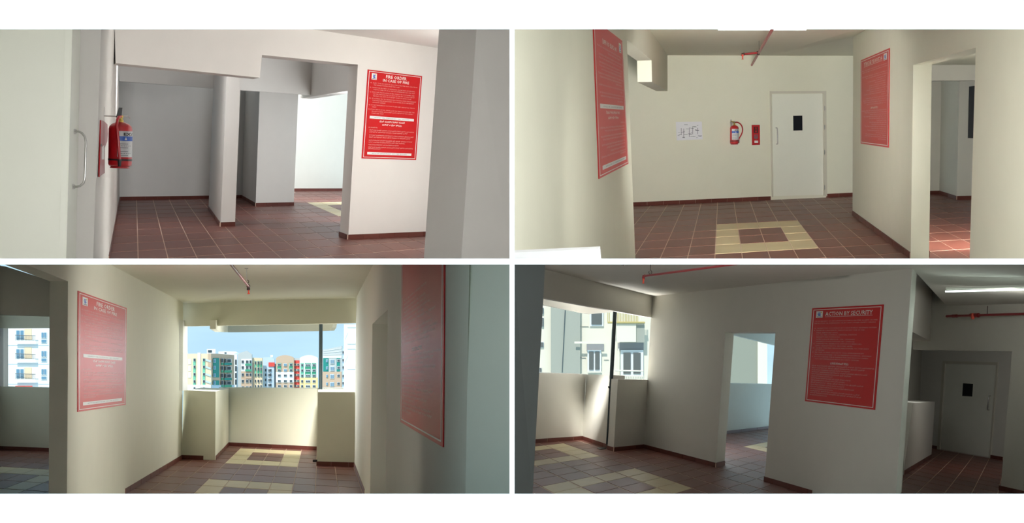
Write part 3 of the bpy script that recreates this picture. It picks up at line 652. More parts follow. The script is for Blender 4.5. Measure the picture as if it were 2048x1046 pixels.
G().sweep([along(r, pend, 1518.5, 105), r.at(1518, 82, dd)], .004, 6).obj('hanger_rod', STEEL, r, parent=E2)
# tube light on the ceiling, just at the top
ta = r.fl(1436, 52, hc - .02); tb = r.fl(1612, 52, hc - .02)
dta = (r.R @ (r.fl(1500, 56, hc) - r.eye)).y
TLn = empty('tube_light', r, r.at(1524, 56, dta), 'lit white tube light at the top of the upper right room', 'ceiling light', 'tube lights')
G().prism([r.at(1436, 52, dta), r.at(1612.5, 52, dta), r.at(1612.5, 58.5, dta), r.at(1436, 58.5, dta)], Vector((0, .06, 0))).obj('batten', EDGE, r, parent=TLn)
G().sweep([r.at(1436.5, 58.3, dta - .03), r.at(1612, 58.3, dta - .03)], .0145, 12).obj('tube', TUBE, r, parent=TLn)

# ================================================================== ROOM 3 (lower left)
r = R3; f = r.fl
def depth(r, p): return (r.R @ (p - r.eye)).y
WL = Plane(r, f(363.5, 917.6), f(250, 988.7))
S3 = lambda n, pts, vec, lab, m=PAINT3, cat='wall': solid(n, r, pts, vec, m, lab, cat)
S3('wall_left', WL.pts((34, 522.6), (371, 522.6), (366.6, 606), (364, 920), (250, 991.5), (133.5, 991.5), (135.9, 562.5)), WL.n * -.17, 'long ivory left wall with the faded fire order poster')
W6 = Plane(r, f(363.5, 917.6), f(708, 933)); W7 = Plane(r, f(457, 891), f(633.3, 899.8))
S3('wall_beam', W6.pts((360, 590), (721, 580), (712.2, 646.2), (366.9, 652.6)), W6.n * -.12, 'ivory beam above the open balcony of the lower left room', cat='beam')
SV = f(457, 891) - f(430.4, 919.8)
S3('balcony_block', W6.pts((366.9, 781), (431.2, 783), (430.4, 920.5), (363, 918.4)), SV, 'left square parapet block of the balcony', cat='parapet')
wr0 = W6.hit(640, 800)
S3('balcony_block', W6.pts((635.9, 784.3), (713, 784.3), (708.6, 934), (633.3, 931.6)), Vector((0, 3.4, 0)), 'right square parapet block of the balcony below the drain pipe', cat='parapet')
S3('balcony_parapet', W7.pts((438, 774.8), (652, 776.9), (652, 902.5), (438, 891)), W7.n * -.5, 'long balcony parapet with a sunlit right end', cat='parapet')
S3('wall_beam', W7.pts((455.5, 636), (668, 634), (664, 655), (660, 661), (637, 662), (455.5, 664.5)), W7.n * -.12, 'cream outer beam hanging over the balcony parapet', cat='beam')
SP = Plane(r, f(430.4, 919.8), f(457, 891))
S3('wall_beam', SP.pts((431.5, 640), (456.5, 640), (455.5, 664.4), (441, 663.9), (431.5, 657.8)), Vector((-.1, 0, 0)), 'short cream side beam at the upper left of the balcony opening', cat='beam')
S3('wall_outer', WL.pts((358, 640), (375, 642), (375.4, 780.5), (358, 782)), WL.n * -.1, 'thin bright strip of outer wall left of the balcony opening', m=EDGE)  # whiter than the room paint: the sunlit look is in the colour
EF = Plane(r, WL.hit(135.7, 700), WL.hit(135.7, 700) + Vector((1, 0, 0)))
S3('wall_end', EF.pts((-7, 524), (1, 531.4), (11.4, 533), (101.6, 561.4), (137.2, 563), (133.8, 991.5), (97.4, 991.5), (99, 632.3), (-7, 629)), Vector((-.02, .12, 0)), 'dark shaded wall end framing the opening at the far left', PAINT3)
PL = Plane(r, f(0, 899), f(97.8, 903))
S3('balcony_parapet', PL.pts((-7, 772.8), (112, 775.8), (112, 904), (-7, 899)), PL.n * -.3, 'parapet seen through the opening at the far left', cat='parapet')
S3('wall_beam', PL.pts((-7, 618), (112, 618), (112, 655.6), (-7, 656.4)), PL.n * -.2, 'ivory lintel seen through the opening at the far left', cat='beam')
S3('column', PL.pts((-7, 645), (6.6, 645), (6.6, 780), (-7, 780)), PL.n * -.12, 'bright cream strip of pier at the left picture edge', m=EDGE, cat='column')
WR = Plane(r, f(708.5, 933), f(728, 986.6))
solidv('wall_right', r, WR.pts((713.5, 522.6), (939, 522.6), (931, 991.5), (771, 991.5), (775.5, 619), (745, 648), (740, 991.5), (730, 991.5), (708.2, 934)), WR.n * -.3, (1, 2), PAINT3, 'ivory right wall with a doorway and the washed-out tall poster')
zr = depth(r, WR.hit(935, 750)); 
solidv('wall_near', r, [r.at(938.5, 522.6, zr), r.at(1021.5, 523, zr - .25), r.at(1021.5, 991.5, zr - .25), r.at(931, 991.5, zr)], Vector((-.01, .06, 0)), (0, 1, 2, 3), PAINT3, 'dim greenish near wall at the right edge of the lower left room')
hc3 = (W6.hit(366.9, 606.8).z + W6.hit(715.8, 596.2).z) / 2
G().prism([W6.hit(360, 607.5), W6.hit(450, 604), W6.hit(716, 596.4), WR.hit(746.3, 529.2), r.fl(750, 524.5, hc3), r.fl(205, 524.5, hc3), WL.hit(220.9, 529.2)], (0, 0, .01)).obj('ceiling', PAINT3, r, label='ivory ceiling of the balcony room with one sprinkler', cat='ceiling', kind='structure')
sk = lambda a, b, lab, side='back', L=None, start=0.0: skirting(r, f(*a), f(*b), lab, side, L, start=start)
sk((457, 891.3), (634, 900.2), 'dark skirting tiles below the long balcony parapet', 'back', .345, .30)
sk((363.5, 918), (430.4, 920.2), 'black-brown skirting tiles below the left parapet block', 'left', .30, .19)
sk((430.6, 920), (457, 891.3), 'skirting tiles on the lit side of the left parapet block', 'left', 1.3)
sk((633.0, 931.4), (708.4, 933.6), 'black-brown skirting tiles below the right parapet block', 'right', .33, .28)
sk((249, 989), (363.5, 918), 'dark skirting tiles along the ivory left wall', 'left', 1.0, .4)
sk((708.7, 933.4), (729.5, 990.5), 'thin dark skirting along the ivory right wall', 'right', 1.0)
sk((-7, 898.9), (101, 903.3), 'dark skirting tiles below the parapet at the far left', 'far', .345, .2)
tiled_floor(r, H3, [[(364, 910), (430, 912), (457, 886), (640, 894), (640, 926), (712, 927), (734, 991), (240, 991)], [(-6, 893), (100, 896), (100, 991), (-6, 991)]], (-10, 500, 1024, 990.5), [(0, 0), (0, -7), (-11, -7)],
            'red-brown tiled floor of the lower left room with beige square rings')
poster(r, WL, (156.2, 581.5), (253.4, 616.2), (251.6, 809.6), (155.4, 823.8), 'fire', 'fire order poster on the ivory wall, faded by glare from the balcony')
poster(r, WR, (803.6, 512), (889.5, 390), (885.6, 894.6), (800.8, 844), 'security', 'tall steeply slanted poster washed by window glare on the right wall', ymin=523.6)
dp = r.at(641.8, 640, depth(r, W7.hit(640, 700)) - .5); db = r.at(641.0, 800, depth(r, W7.hit(640, 700)) - .5)
prod('drain_pipe', r, [dp, db], .036, PVC, 'dark grey drain pipe rising behind the right parapet block', 'pipe')
dq = f(629, 926)
G().prism([r.at(625.5, 919.5, depth(r, W6.hit(634, 925)) - .05), r.at(634.5, 919.5, depth(r, W6.hit(634, 925)) - .05), r.at(634.5, 924.3, depth(r, W6.hit(634, 925)) - .05), r.at(625.5, 924.3, depth(r, W6.hit(634, 925)) - .05)], Vector((0, .06, 0))).obj('drain_spout', BLACK, r, label='small black drain spout at the foot of the right parapet block', cat='drain')
zp = hc3 - .25; e = r.fl(497, 572.5, zp); t0 = r.fl(457.5, 523.2, zp)
E3 = empty('sprinkler_pipe', r, e, 'glossy dark red sprinkler pipe slanting from the ceiling edge', 'pipe', 'sprinkler pipework')
G().sweep([e, t0], .0135, 12).obj('main_pipe', PIPE, r, parent=E3)
de = depth(r, e)
el = G().sweep([e + (e - t0).normalized() * .03, e - (e - t0).normalized() * .06], .021, 12); el.sweep([e + Vector((0, 0, .0)), e - Vector((0, 0, .045))], .019, 12)
el = el.obj('elbow', PIPED, r, parent=E3)
G().lathe(r.at(497.3, 588, de), Vector((0, 0, 1)), [(0, 0), (.015, 0), (.015, .006), (.008, .012), (.009, .04), (.013, .046), (.013, .062), (0, .062)], 14).obj('sprinkler_head', ORANGE, r, parent=el)
hr = G().sweep([r.at(493.2, 537, de), r.at(493.4, 562, de)], .0035, 6); hr.sweep([r.at(489.5, 537.2, de), r.at(496.5, 537.2, de)], .005, 6)
hr.obj('hanger_rod', STEEL, r, parent=E3)
cl = [r.at(494 + 3.4 * math.sin(t), 563.5 - 3.6 * math.cos(t), de) for t in [k * math.tau / 12 for k in range(10)]]
G().sweep(cl, .004, 6).obj('pipe_clip', PIPED, r, parent=E3)

# ------------------------------------------------------------------ houses seen from the balcony
M = {k: mat(n, srgb(*c), .8) for k, (n, c) in dict(cr=('cream_render', (238, 214, 180)), tan=('tan_render', (205, 176, 150)), wh=('white_render', (240, 240, 238)), bl=('pale_blue_render', (196, 212, 226)), tl=('teal_panel', (40, 140, 130)),
     gr=('green_panel', (70, 158, 124)), lg=('light_green_panel', (120, 196, 164)), rd=('red_render', (226, 84, 74)), gy=('grey_siding', (196, 198, 196)), dk=('dark_window', (62, 74, 82)), bw=('blue_window', (104, 146, 172)), yl=('yellow_render', (246, 214, 156)), ye=('yellow_mark', (244, 200, 40)), wf=('window_frame', (232, 236, 236)), rl=('railing_grey', (120, 122, 120))).items()}
class House:
    def __init__(s, r, name, label, outline, ybot, d0, mt, d1=None, thick=25, group=None, xa=None, xb=None, cat='building'):
        xs = [p[0] for p in outline]; xa = xa or min(xs); xb = xb or max(xs); d1 = d1 or d0
        s.r = r; s.pl = Plane(r, r.at(xa, 740, d0), r.at(xb, 740, d1)); s.k = d0 / F
        s.o = empty(name, r, s.pl.hit((xa + xb) / 2, ybot), label, cat, group)
        pts = outline + [(xs[-1], ybot), (xs[0], ybot)]
        G().prism([s.pl.hit(*p) for p in pts], s.pl.n * -thick).obj('wall', mt, r, parent=s.o)
        s.e = d0 * .0004
    def rect(s, name, x0, y0, x1, y1, m, lv=1, parent=None, sk_=0.0):
        P = s.pl.shift(s.e * (lv - .999)); return G().prism([P.hit(x0, y0), P.hit(x1, y0 + sk_), P.hit(x1, y1 + sk_), P.hit(x0, y1)], s.pl.n * s.e).obj(name, m, s.r, parent=parent or s.o)
    def win(s, x0, y0, x1, y1, m=None, bars=1, lv=1, sk_=0.0):
        w = s.rect('window', x0, y0, x1, y1, M['wf'], lv, sk_=sk_); b = (x1 - x0) * .12; n = bars + 1; ww = (x1 - x0 - b * (n + 1)) / n
        P = s.pl.shift(s.e * (lv + .2))
        for k in range(n):
            a = x0 + b + k * (ww + b); G().prism([P.hit(a, y0 + b), P.hit(a + ww, y0 + b + sk_), P.hit(a + ww, y1 - b + sk_), P.hit(a, y1 - b)], s.pl.n * s.e).obj('pane', m or M['dk'], s.r, parent=w)
        return w
    def balcony(s, x0, y0, x1, y1, m, out=1.2, lv=1):
        sl_ = s.rect('balcony', x0, y0, x1, y1, m, lv + 3)
        return sl_
def a1(x, y): return (368 + x / 6.97, 640 + y / 6.97)
def a2(x, y): return (540 + x / 6.97, 640 + y / 6.97)
D = 1200.0
X = lambda v: 368 + v / 6.97
Y = lambda v: 640 + v / 6.97
X2 = lambda v: 540 + v / 6.97
GR = 'apartment houses beyond the balcony'
h = House(r, 'apartment_house', 'white stair tower on the roofs behind the cream corner house', [a1(480, 440), a1(560, 436), a1(720, 440), a1(770, 470)], 790, 1330, M['wh'], thick=3)
h.rect('roof_hatch', X(565), Y(450), X(592), Y(468), M['dk'])
h = House(r, 'apartment_house', 'cream corner house, sunny front with striped green windows', [a1(40, 470), a1(378, 468)], 800, 1150, M['cr'], thick=3)
h.rect('white_pilaster', X(190), Y(455), X(232), Y(1000), M['wh'], 2)
h.rect('white_base', X(40), Y(905), X(376), Y(1000), M['wh'], 1)
h.rect('roof_box', X(320), Y(405), X(440), Y(468), M['wh'], 0)
h.rect('roof_vent', X(336), Y(420), X(388), Y(452), M['dk'], 1.5)
for cx, w in ((146, 34), (278, 34)):
    h.rect('green_strip', X(cx - w / 2), Y(535), X(cx + w / 2), Y(905), M['lg'], 1.2)
    for y in (535, 632, 735, 835, 935): h.win(X(cx - w / 2 + 3), Y(y), X(cx + w / 2 - 3), Y(y + 42), lv=2.4)
for y in (540, 640, 740, 840): h.rect('shade_slab', X(300), Y(y), X(374), Y(y + 26), M['bl'], 2, sk_=3.5)
for y in (560, 650, 745): h.rect('pale_panel', X(60), Y(y - 15), X(100), Y(y + 60), M['wh'], 1.2)
h = House(r, 'apartment_house', 'tan side of the corner house with a tall teal panel', [a1(378, 468), a1(500, 470), a1(700, 490)], 800, 1150, M['tan'], thick=3, d1=1230)
h.rect('teal_panel', X(402), Y(530), X(484), Y(800), M['tl'], 1.2); h.rect('teal_panel', X(402), Y(842), X(484), Y(908), M['tl'], 1.2)
h.rect('blue_base', X(380), Y(905), X(700), Y(990), M['bl'], 1)
for y in (545, 640, 745, 850): h.win(X(410), Y(y), X(434), Y(y + 50), M['bw'], lv=2.4)
for q_, y in enumerate((535, 640, 745, 845)):
    h.win(X(518), Y(y), X(544), Y(y + 60), lv=2.4); h.rect('green_strip', X(518), Y(y + 62), X(544), Y(y + 92), M['gr'], 2)
    h.win(X(565), Y(y + 5), X(585), Y(y + 60), lv=2.4, bars=0); h.win(X(600), Y(y + 5), X(655), Y(y + 60), lv=2.4, bars=2)
    h.balcony(X(560), Y(y + 62), X(660), Y(y + 94), M['tl'] if q_ % 2 == 0 else M['gr'])
h = House(r, 'apartment_house', 'narrow white and blue house with a column of dark stair windows', [a1(700, 470), a1(745, 455), a1(800, 460)], 800, 1240, M['bl'], thick=3)
h.rect('white_strip', X(700), Y(480), X(740), Y(990), M['wh'], 1)
for y in (552, 642, 738, 830): h.rect('window', X(713), Y(y), X(734), Y(y + 70), M['dk'], 2)
h = House(r, 'apartment_house', 'gabled pale grey house with green balconies left of centre', [a1(750, 475), a1(800, 450), a1(875, 430), a1(945, 480)], 800, 1210, M['gy'], thick=3, xa=X(750), xb=X(945))
h.rect('white_upper', X(800), Y(545), X(945), Y(715), M['wh'], 1); h.rect('tan_lower', X(800), Y(715), X(945), Y(990), M['tan'], 1)
for q_, y in enumerate((560, 640, 740, 830, 920)):
    for x0, w in ((802, 34), (862, 38), (912, 28)): h.win(X(x0), Y(y), X(x0 + w), Y(y + 44), lv=2.4)
    if q_ < 3: h.balcony(X(855), Y(y + 48), X(942), Y(y + 76), M['gr'] if q_ < 2 else M['tan'])
h = House(r, 'apartment_house', 'cream house with green window strips right of the gabled house', [a1(945, 525), a1(1090, 528)], 800, 1215, M['cr'], thick=3)
h.rect('tan_corner', X(945), Y(600), X(972), Y(990), M['tan'], 1)
for x0, w in ((985, 22), (1022, 30), (1062, 24)):
    h.rect('green_strip', X(x0), Y(570), X(x0 + w), Y(790), M['lg'] if x0 < 1000 else M['gr'], 1.2)
    for y in (575, 660, 745, 830, 905): h.win(X(x0 + 2), Y(y), X(x0 + w - 2), Y(y + 42), lv=2.4)
h = House(r, 'apartment_house', 'pale blue narrow house with a red top storey block', [a1(1090, 535), a1(1110, 520), a1(1200, 518), a1(1262, 540)], 800, 1225, M['bl'], thick=3)
h.rect('red_block', X(1180), Y(592), X2(66), Y(650), M['rd'], 2); h.rect('dark_shaft', X2(60), Y(610), X2(84), Y(940), M['dk'], 1)
h.rect('roof_tank', X(1205), Y(490), X(1240), Y(520), M['wh'], 0)
for y in (680, 745, 815, 885):
    h.win(X(1128), Y(y), X(1150), Y(y + 40), lv=2.4, bars=0); h.win(X(1172), Y(y), X(1215), Y(y + 46), lv=2.4); h.win(X2(4), Y(y), X2(22), Y(y + 40), lv=2.4, bars=0)
arch = lambda x0, x1, ys, yp: [(x0, ys)] + [(x0 + (x1 - x0) * t, ys + (yp - ys) * math.sin(math.pi * t) ** .7) for t in (.12, .25, .38, .5, .62, .75, .88)] + [(x1, ys)]
h = House(r, 'apartment_house', 'tan house with a curved roof beside the red stair tower', arch(X2(84), X2(332), Y(530), Y(490)), 800, 1160, M['tan'], thick=3)
h.rect('white_middle', X2(84), Y(725), X2(332), Y(870), M['wh'], 1)
for x0, x1 in ((108, 152), (190, 236), (272, 312)):
    if x0 != 190: h.rect('green_strip', X2(x0 - 4), Y(600), X2(x1 + 4), Y(722), M['gr'], 1.2)
    for y in (605, 680, 755, 832, 903): h.win(X2(x0), Y(y), X2(x1), Y(y + 38), M['bw'] if x0 == 190 and y < 700 else None, lv=2.4)
h = House(r, 'apartment_house', 'narrow red banded stair tower between the two curved roofs', [a2(332, 562), a2(412, 562)], 800, 1165, M['rd'], thick=3)
h.rect('grey_cap', X2(345), Y(532), X2(412), Y(562), M['gy'], 0)
for y in (605, 680, 750, 832, 903):
    h.rect('grey_band', X2(334), Y(y), X2(410), Y(y + 34), M['tan'], 1)
    h.win(X2(340), Y(y + 2), X2(364), Y(y + 30), lv=2.4, bars=0); h.win(X2(378), Y(y + 2), X2(404), Y(y + 30), lv=2.4, bars=0)
h = House(r, 'apartment_house', 'white and yellow house with a curved roof left of the drain pipe', arch(X2(414), X2(668), Y(530), Y(490)), 800, 1160, M['wh'], thick=3)
h.rect('yellow_lower', X2(414), Y(803), X2(668), Y(990), M['yl'], 1)
for x0, x1 in ((430, 466), (492, 566), (588, 640)):
    h.rect('green_strip', X2(x0 - 2), Y(600), X2(x1 + 2), Y(800), M['lg'] if x0 == 430 else M['gr'], 1.2)
    for y in (610, 684, 758, 835, 905): h.win(X2(x0 + 3), Y(y), X2(x1 - 3), Y(y + 38), lv=2.4)
h = House(r, 'apartment_house', 'house with a sloping grey gable right of the drain pipe', [a2(690, 425), a2(745, 415), a2(1002, 362)], 800, 1120, M['gy'], thick=3)
for k in range(3): h.rect('siding_line', X2(745), Y(432 + 26 * k), X2(1000), Y(436 + 26 * k), M['wh'], 1, sk_=-(5.5 - 2.2 * k))
h.rect('white_band', X2(742), Y(500), X2(1000), Y(528), M['wh'], 1); h.rect('tan_lower', X2(690), Y(722), X2(1000), Y(1000), M['tan'], 1)
h.rect('teal_panel', X2(742), Y(532), X2(816), Y(716), M['tl'], 1.2); h.rect('teal_panel', X2(930), Y(532), X2(976), Y(716), M['tl'], 1.2)
for y, m_ in ((545, 'bw'), (645, 'bw'), (755, 'bw'), (865, 'bw')):
    h.win(X2(838), Y(y), X2(896), Y(y + 62), M[m_], lv=2.4, bars=2); h.win(X2(782), Y(y + 5), X2(808), Y(y + 45), M['bw'], lv=2.4, bars=0); h.win(X2(935), Y(y), X2(974), Y(y + 40), lv=2.4)
h = House(r, 'apartment_house', 'small grey house side at the right of the sloping gable', [a2(1000, 400), a2(1070, 395)], 800, 1300, M['bl'], thick=3)
for y in (430, 540, 640, 760, 860): h.win(X2(1008), Y(y), X2(1040), Y(y + 42), lv=2.4)
h = House(r, 'apartment_house', 'low white rooftop in front of the sloping gable house', [a2(690, 945), a2(1060, 942)], 800, 900, M['wh'], thick=3)
h.win(X2(920), Y(965), X2(965), Y(990), lv=1.4)
h = House(r, 'tower_block', 'brilliant white tower with yellow panels at the right of the balcony view', [a2(1030, 60), a2(1260, 60)], 800, 420, M['wh'], thick=3)
for y0, y1 in ((165, 265), (480, 585)): G().prism([h.pl.shift(.2).hit(X2(1040 + 22 * (1 - math.cos(t))), Y((y0 + y1) / 2 - (y1 - y0) / 2 * math.sin(t * 1.0 - math.pi / 2))) for t in [math.pi * k / 8 for k in range(9)]], h.pl.n * .2).obj('yellow_panel', M['ye'], r, parent=h.o)
for y in (100, 330, 400, 680): h.rect('ledge_line', X2(1080), Y(y), X2(1250), Y(y + 8), M['gy'], 1)
# facade at the far left
h = House(r, 'apartment_house', 'white apartment facade with railed balconies seen through the far left opening', [(-10, 600), (130, 600)], 800, 190, M['wh'], thick=8)
XF = lambda v: v / 6.155
YF = lambda v: 620 + v / 6.155
for y, hh in ((240, 165), (470, 165), (715, 150)):
    h.win(XF(42), YF(y), XF(78), YF(y + hh * .42), M['bw'], lv=2, bars=0); h.win(XF(42), YF(y + hh * .55), XF(78), YF(y + hh * .92), M['bw'], lv=2, bars=0)
    h.win(XF(504), YF(y + 30 if y == 240 else y + 28 if y == 470 else y + 5), XF(576), YF(y + 108 if y < 700 else y + 85), M['bw'], lv=2); h.win(XF(504), YF(y + 118 if y < 700 else y + 95), XF(576), YF(y + 168 if y < 700 else y + 142), M['bw'], lv=2, bars=0)
    h.win(XF(190), YF(y), XF(302), YF(y + 138), M['bw'], lv=2)
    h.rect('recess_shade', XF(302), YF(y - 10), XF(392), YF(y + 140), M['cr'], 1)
    b = h.rect('balcony', XF(185), YF(y + 132), XF(440), YF(y + 178), M['wh'], 8)
    P = h.pl.shift(h.e * 9); g = G()
    for k in range(15):
        x = 192 + k * 17; g = G(); g.sweep([P.hit(XF(x), YF(y + 72)), P.hit(XF(x), YF(y + 134))], .028, 6, cap=False); g.obj('railing_bar', M['rl'], r, parent=b)
    G().sweep([P.hit(XF(186), YF(y + 68)), P.hit(XF(436), YF(y + 76))], .045, 6).obj('top_rail', M['rl'], r, parent=b)
    h.rect('floor_line', XF(0), YF(y + 192), XF(600), YF(y + 198), M['bl'], 1)
h.rect('red_awning', XF(190), YF(932), XF(400), YF(946), M['rd'], 9)

# ================================================================== ROOM 4 (lower right)
r = R4; f = r.fl
S4 = lambda n, pts, vec, lab, m=PAINT4, cat='wall': solid(n, r, pts, vec, m, lab, cat)
W9 = Plane(r, f(1287.9, 896), f(1431.4, 934.1)); T9 = f(1448.8, 929.8) - f(1431.4, 934.1)
S4('wall_front', W9.pts((1308, 522.6), (1825.5, 522.6), (1824.2, 537), (1791.6, 991.8), (1628, 991.8), (1529, 963), (1530, 950), (1550.9, 664), (1450.9, 664), (1431.2, 935.4), (1287.4, 897.6)), T9, 'grey wall with an open doorway and the action by security poster')
DJ = Vector(f(1803.5, 985)); VJ = Vector(r.ray(2045, 783)); VJ.z = 0; VJ.normalize()
W11 = Plane(r, DJ, DJ + VJ)
S4('wall_return', W11.pts((1825.5, 522.6), (1925, 522.6), (1893, 610), (1891.5, 698), (1824, 663.5), (1803.5, 991.8), (1791.6, 991.8), (1824.2, 537)), W11.n * -.3, 'shaded return wall above the passage to the door niche')
W12 = Plane(r, f(1999, 980), f(2047, 991.5))
S4('wall_niche', W12.pts((1824, 560), (2056, 560), (2056, 993), (2000.5, 981.5), (2001.5, 975), (2024, 702.8), (1826, 699)), W12.n * -.15, 'dim wall around the door niche below the red pipe')
BA = Plane(r, f(1227, 902.4), f(1287.9, 896))
S4('wall_beam', BA.pts((1078, 523), (1100, 523), (1311, 560), (1304.4, 635.5), (1087.3, 596.2), (1074, 593.6)), BA.n * -.12, 'grey beam above the balcony opening in the lower right room', cat='beam')
BO = BA.shift(-1.6)
S4('wall_beam', BO.pts((1078, 585), (1226, 612), (1224, 624.5), (1180, 628.2), (1162, 625), (1089, 610), (1078, 608)), BO.n * -.1, 'grey outer beam just behind the balcony beam', cat='beam')
S4('balcony_block', BA.pts((1235.8, 758.9), (1297, 759.7), (1288, 897.4), (1227, 903.8)), f(1215.2, 899) - f(1227, 902.4), 'square grey parapet block beside the drain pipe', cat='parapet')
PA, PB_ = Plane(r, f(1070.8, 885.9), f(1164.7, 879)), Plane(r, f(1164.7, 879), f(1210.5, 894.9))
S4('balcony_parapet', PA.pts((1064, 745.6), (1172.2, 748.5), (1164.5, 880.4), (1058, 888)), PA.n * -.3, 'left parapet of the balcony in the lower right room', cat='parapet')
S4('balcony_parapet', PB_.pts((1172.2, 748.5), (1228, 750.2), (1222, 900.5), (1164.5, 880.4)), PB_.n * -.2, 'angled parapet piece with bright sun patches beside the pipe', cat='parapet')
solidv('wall_near', r, [r.at(1026.5, 523.5, 7), r.at(1090.6, 523.5, 7.2), r.at(1065, 991.8, 7.2), r.at(1026.5, 991.8, 7)], Vector((.0, .10, 0)), (0, 1, 2, 3), PAINT4, 'very dark near wall at the left edge of the lower right room')
hc4 = (W9.hit(1310, 592.1).z + W9.hit(1540, 568.4).z + W9.hit(1822, 537).z) / 3
c9 = W9.hit(1824, 536.6)
G().prism([BA.hit(1090, 538.8), BA.hit(1200, 566), BA.hit(1307.3, 592.2), W9.hit(1307.3, 592.2), W9.hit(1540, 568.2), c9, r.fl(1824, 524.5, c9.z), r.fl(1086, 524.5, hc4)], (0, 0, .01)).obj('ceiling', PAINT4, r, label='dim ceiling above the balcony and poster wall of the lower right room', cat='ceiling', kind='structure')
G().prism([r.fl(1822, 524.5, c9.z), c9, W11.hit(1866, 580), W12.hit(1893, 611.5), W12.hit(2056, 607), r.fl(2056, 524.5, W12.hit(2056, 607).z)], (0, 0, .01)).obj('ceiling', PAINT4, r, label='dark ceiling above the door niche with the lit tube', cat='ceiling', kind='structure')
W14 = Plane(r, f(1874.6, 898.3), f(1979.5, 916))
S4('wall_back', W14.pts((1800, 680), (2040, 685), (2020, 924), (1850, 895)), W14.n * -.1, 'dim back wall of the niche around the closed door')
dv0 = DJ - W11.n * .75 + Vector((0, 0, 0)); dvn = W14.hit(1850, 800); tdv = (dvn - dv0).dot(VJ)
S4('wall_divider', [dv0 + VJ * 1.2, dv0 + VJ * (tdv + 1), dv0 + VJ * (tdv + 1) + Vector((0, 0, 3.0)), dv0 + VJ * 1.2 + Vector((0, 0, 3.0))], W11.n * -.15, 'pale side wall rising behind the ledge of the door niche')
NP = Plane(r, f(1816, 944), f(1862, 915.5))
S4('niche_parapet', NP.pts((1826, 806.5), (1870, 803.5), (1862.4, 916.5), (1806, 951)), NP.n * -.4, 'low dark wall with a ledge on the left of the door niche', cat='parapet')
door(r, W14, 'door_3', [(1885.2, 721.8), (1995.4, 724.6), (1980.3, 916.5), (1873.8, 898.6)], [(1890, 727), (1991.8, 729.6), (1977.2, 914.8), (1879, 898.4)],
     [(1926.2, 766.5), (1946.6, 767.8), (1945, 793.2), (1924.6, 791.9)], [(1977.6, 791.5), (1974.8, 819.5)], 'dim closed door with a small dark pane in the niche')
PD = Plane(r, f(1453, 867.5), f(1537, 857.5))
S4('balcony_parapet', PD.pts((1438, 766), (1552, 768.6), (1552, 856.5), (1438, 870)), PD.n * -.2, 'parapet seen through the doorway in the poster wall', cat='parapet')
S4('wall_beam', PD.pts((1438, 640), (1562, 640), (1562, 693), (1534, 686.4), (1466, 669.6), (1438, 663)), PD.n * -.1, 'grey lintel seen through the doorway in the poster wall', cat='beam')
def lid(pts, z, lab):  # unseen lids added to keep sky light out of bay and niche
    G().prism([Vector((p.x, p.y, z)) for p in pts], (0, 0, .06)).obj('ceiling', PAINT4, r, label=lab, cat='ceiling', kind='structure')
lid([W9.hit(1330, 589), W9.hit(1700, 551), PD.hit(1640, 655), PD.hit(1380, 650)], hc4, 'unseen flat ceiling added over the bay behind the open doorway')
lid([W12.hit(1815, 690) - W12.n * .2, W12.hit(2030, 690) - W12.n * .2, W14.hit(2035, 700), W14.hit(1805, 700)], r.h + .80, 'unseen flat ceiling added over the door niche')
sk = lambda a, b, lab, side='back', L=None, start=0.0: skirting(r, f(*a), f(*b), lab, side, L, start=start)
sk((1287.6, 896.4), (1431.2, 934.6), 'red-brown skirting tiles left of the doorway in the poster wall', 'front', .55, .3)
sk((1431.0, 934.6), (1448.8, 930.2), 'dark skirting on the doorway reveal of the poster wall', 'front')
sk((1528.4, 962.8), (1625, 991.8), 'red-brown skirting tiles below the action by security poster', 'front', .58, .35)
sk((1227, 902.8), (1287.6, 896.4), 'dark skirting tiles below the square parapet block', 'block', 1.0)
sk((1215.2, 899.3), (1227, 902.8), 'short skirting piece on the narrow side of the parapet block', 'block')
sk((1064, 886.6), (1164.6, 879.3), 'skirting tiles below the left balcony parapet', 'left', 1.1, .6)
sk((1164.6, 879.3), (1214, 896.4), 'skirting tiles below the sun-patched parapet piece', 'left', .8)
sk((1446, 868.5), (1540, 857.4), 'dark skirting seen through the doorway in the poster wall', 'far', 1.6)
sk((1808, 949.4), (1862, 915.8), 'black skirting on the low wall of the door niche', 'niche', 1.2)
sk((1978.5, 916), (2006, 920.6), 'black skirting right of the niche door', 'niche', .4)
sk((1857, 895.4), (1874.5, 898.3), 'black skirting left of the niche door', 'niche', .4)
sk((1998.4, 980.2), (2049, 992), 'black skirting below the dim near wall at the right edge', 'right', .4)
tiled_floor(r, H4, [[(1036, 886), (1165, 873), (1212, 891), (1228, 897), (1290, 890), (1432, 929), (1449, 925), (1450, 864), (1540, 852), (1530, 956), (1612, 991), (1036, 991)]], (1024, 500, 1784, 990.5), [(-4, -4), (-11, -4), (-4, 8)],
            'red-brown tiled floor of the lower right room with beige rings')
tiled_floor(r, H4, [[(1798, 925), (1866, 884), (1878, 894), (1980, 912), (2022, 918), (2018, 990), (2056, 990), (1795, 990)]], (1784, 500, 2056, 990.5), [], 'dark red tiled floor of the door niche', shift=(.28, .1))
poster(r, W9, (1624.5, 616.5), (1767.2, 608.9), (1749.6, 819.9), (1609.8, 802.3), 'security', 'deep red action by security poster on the grey wall')
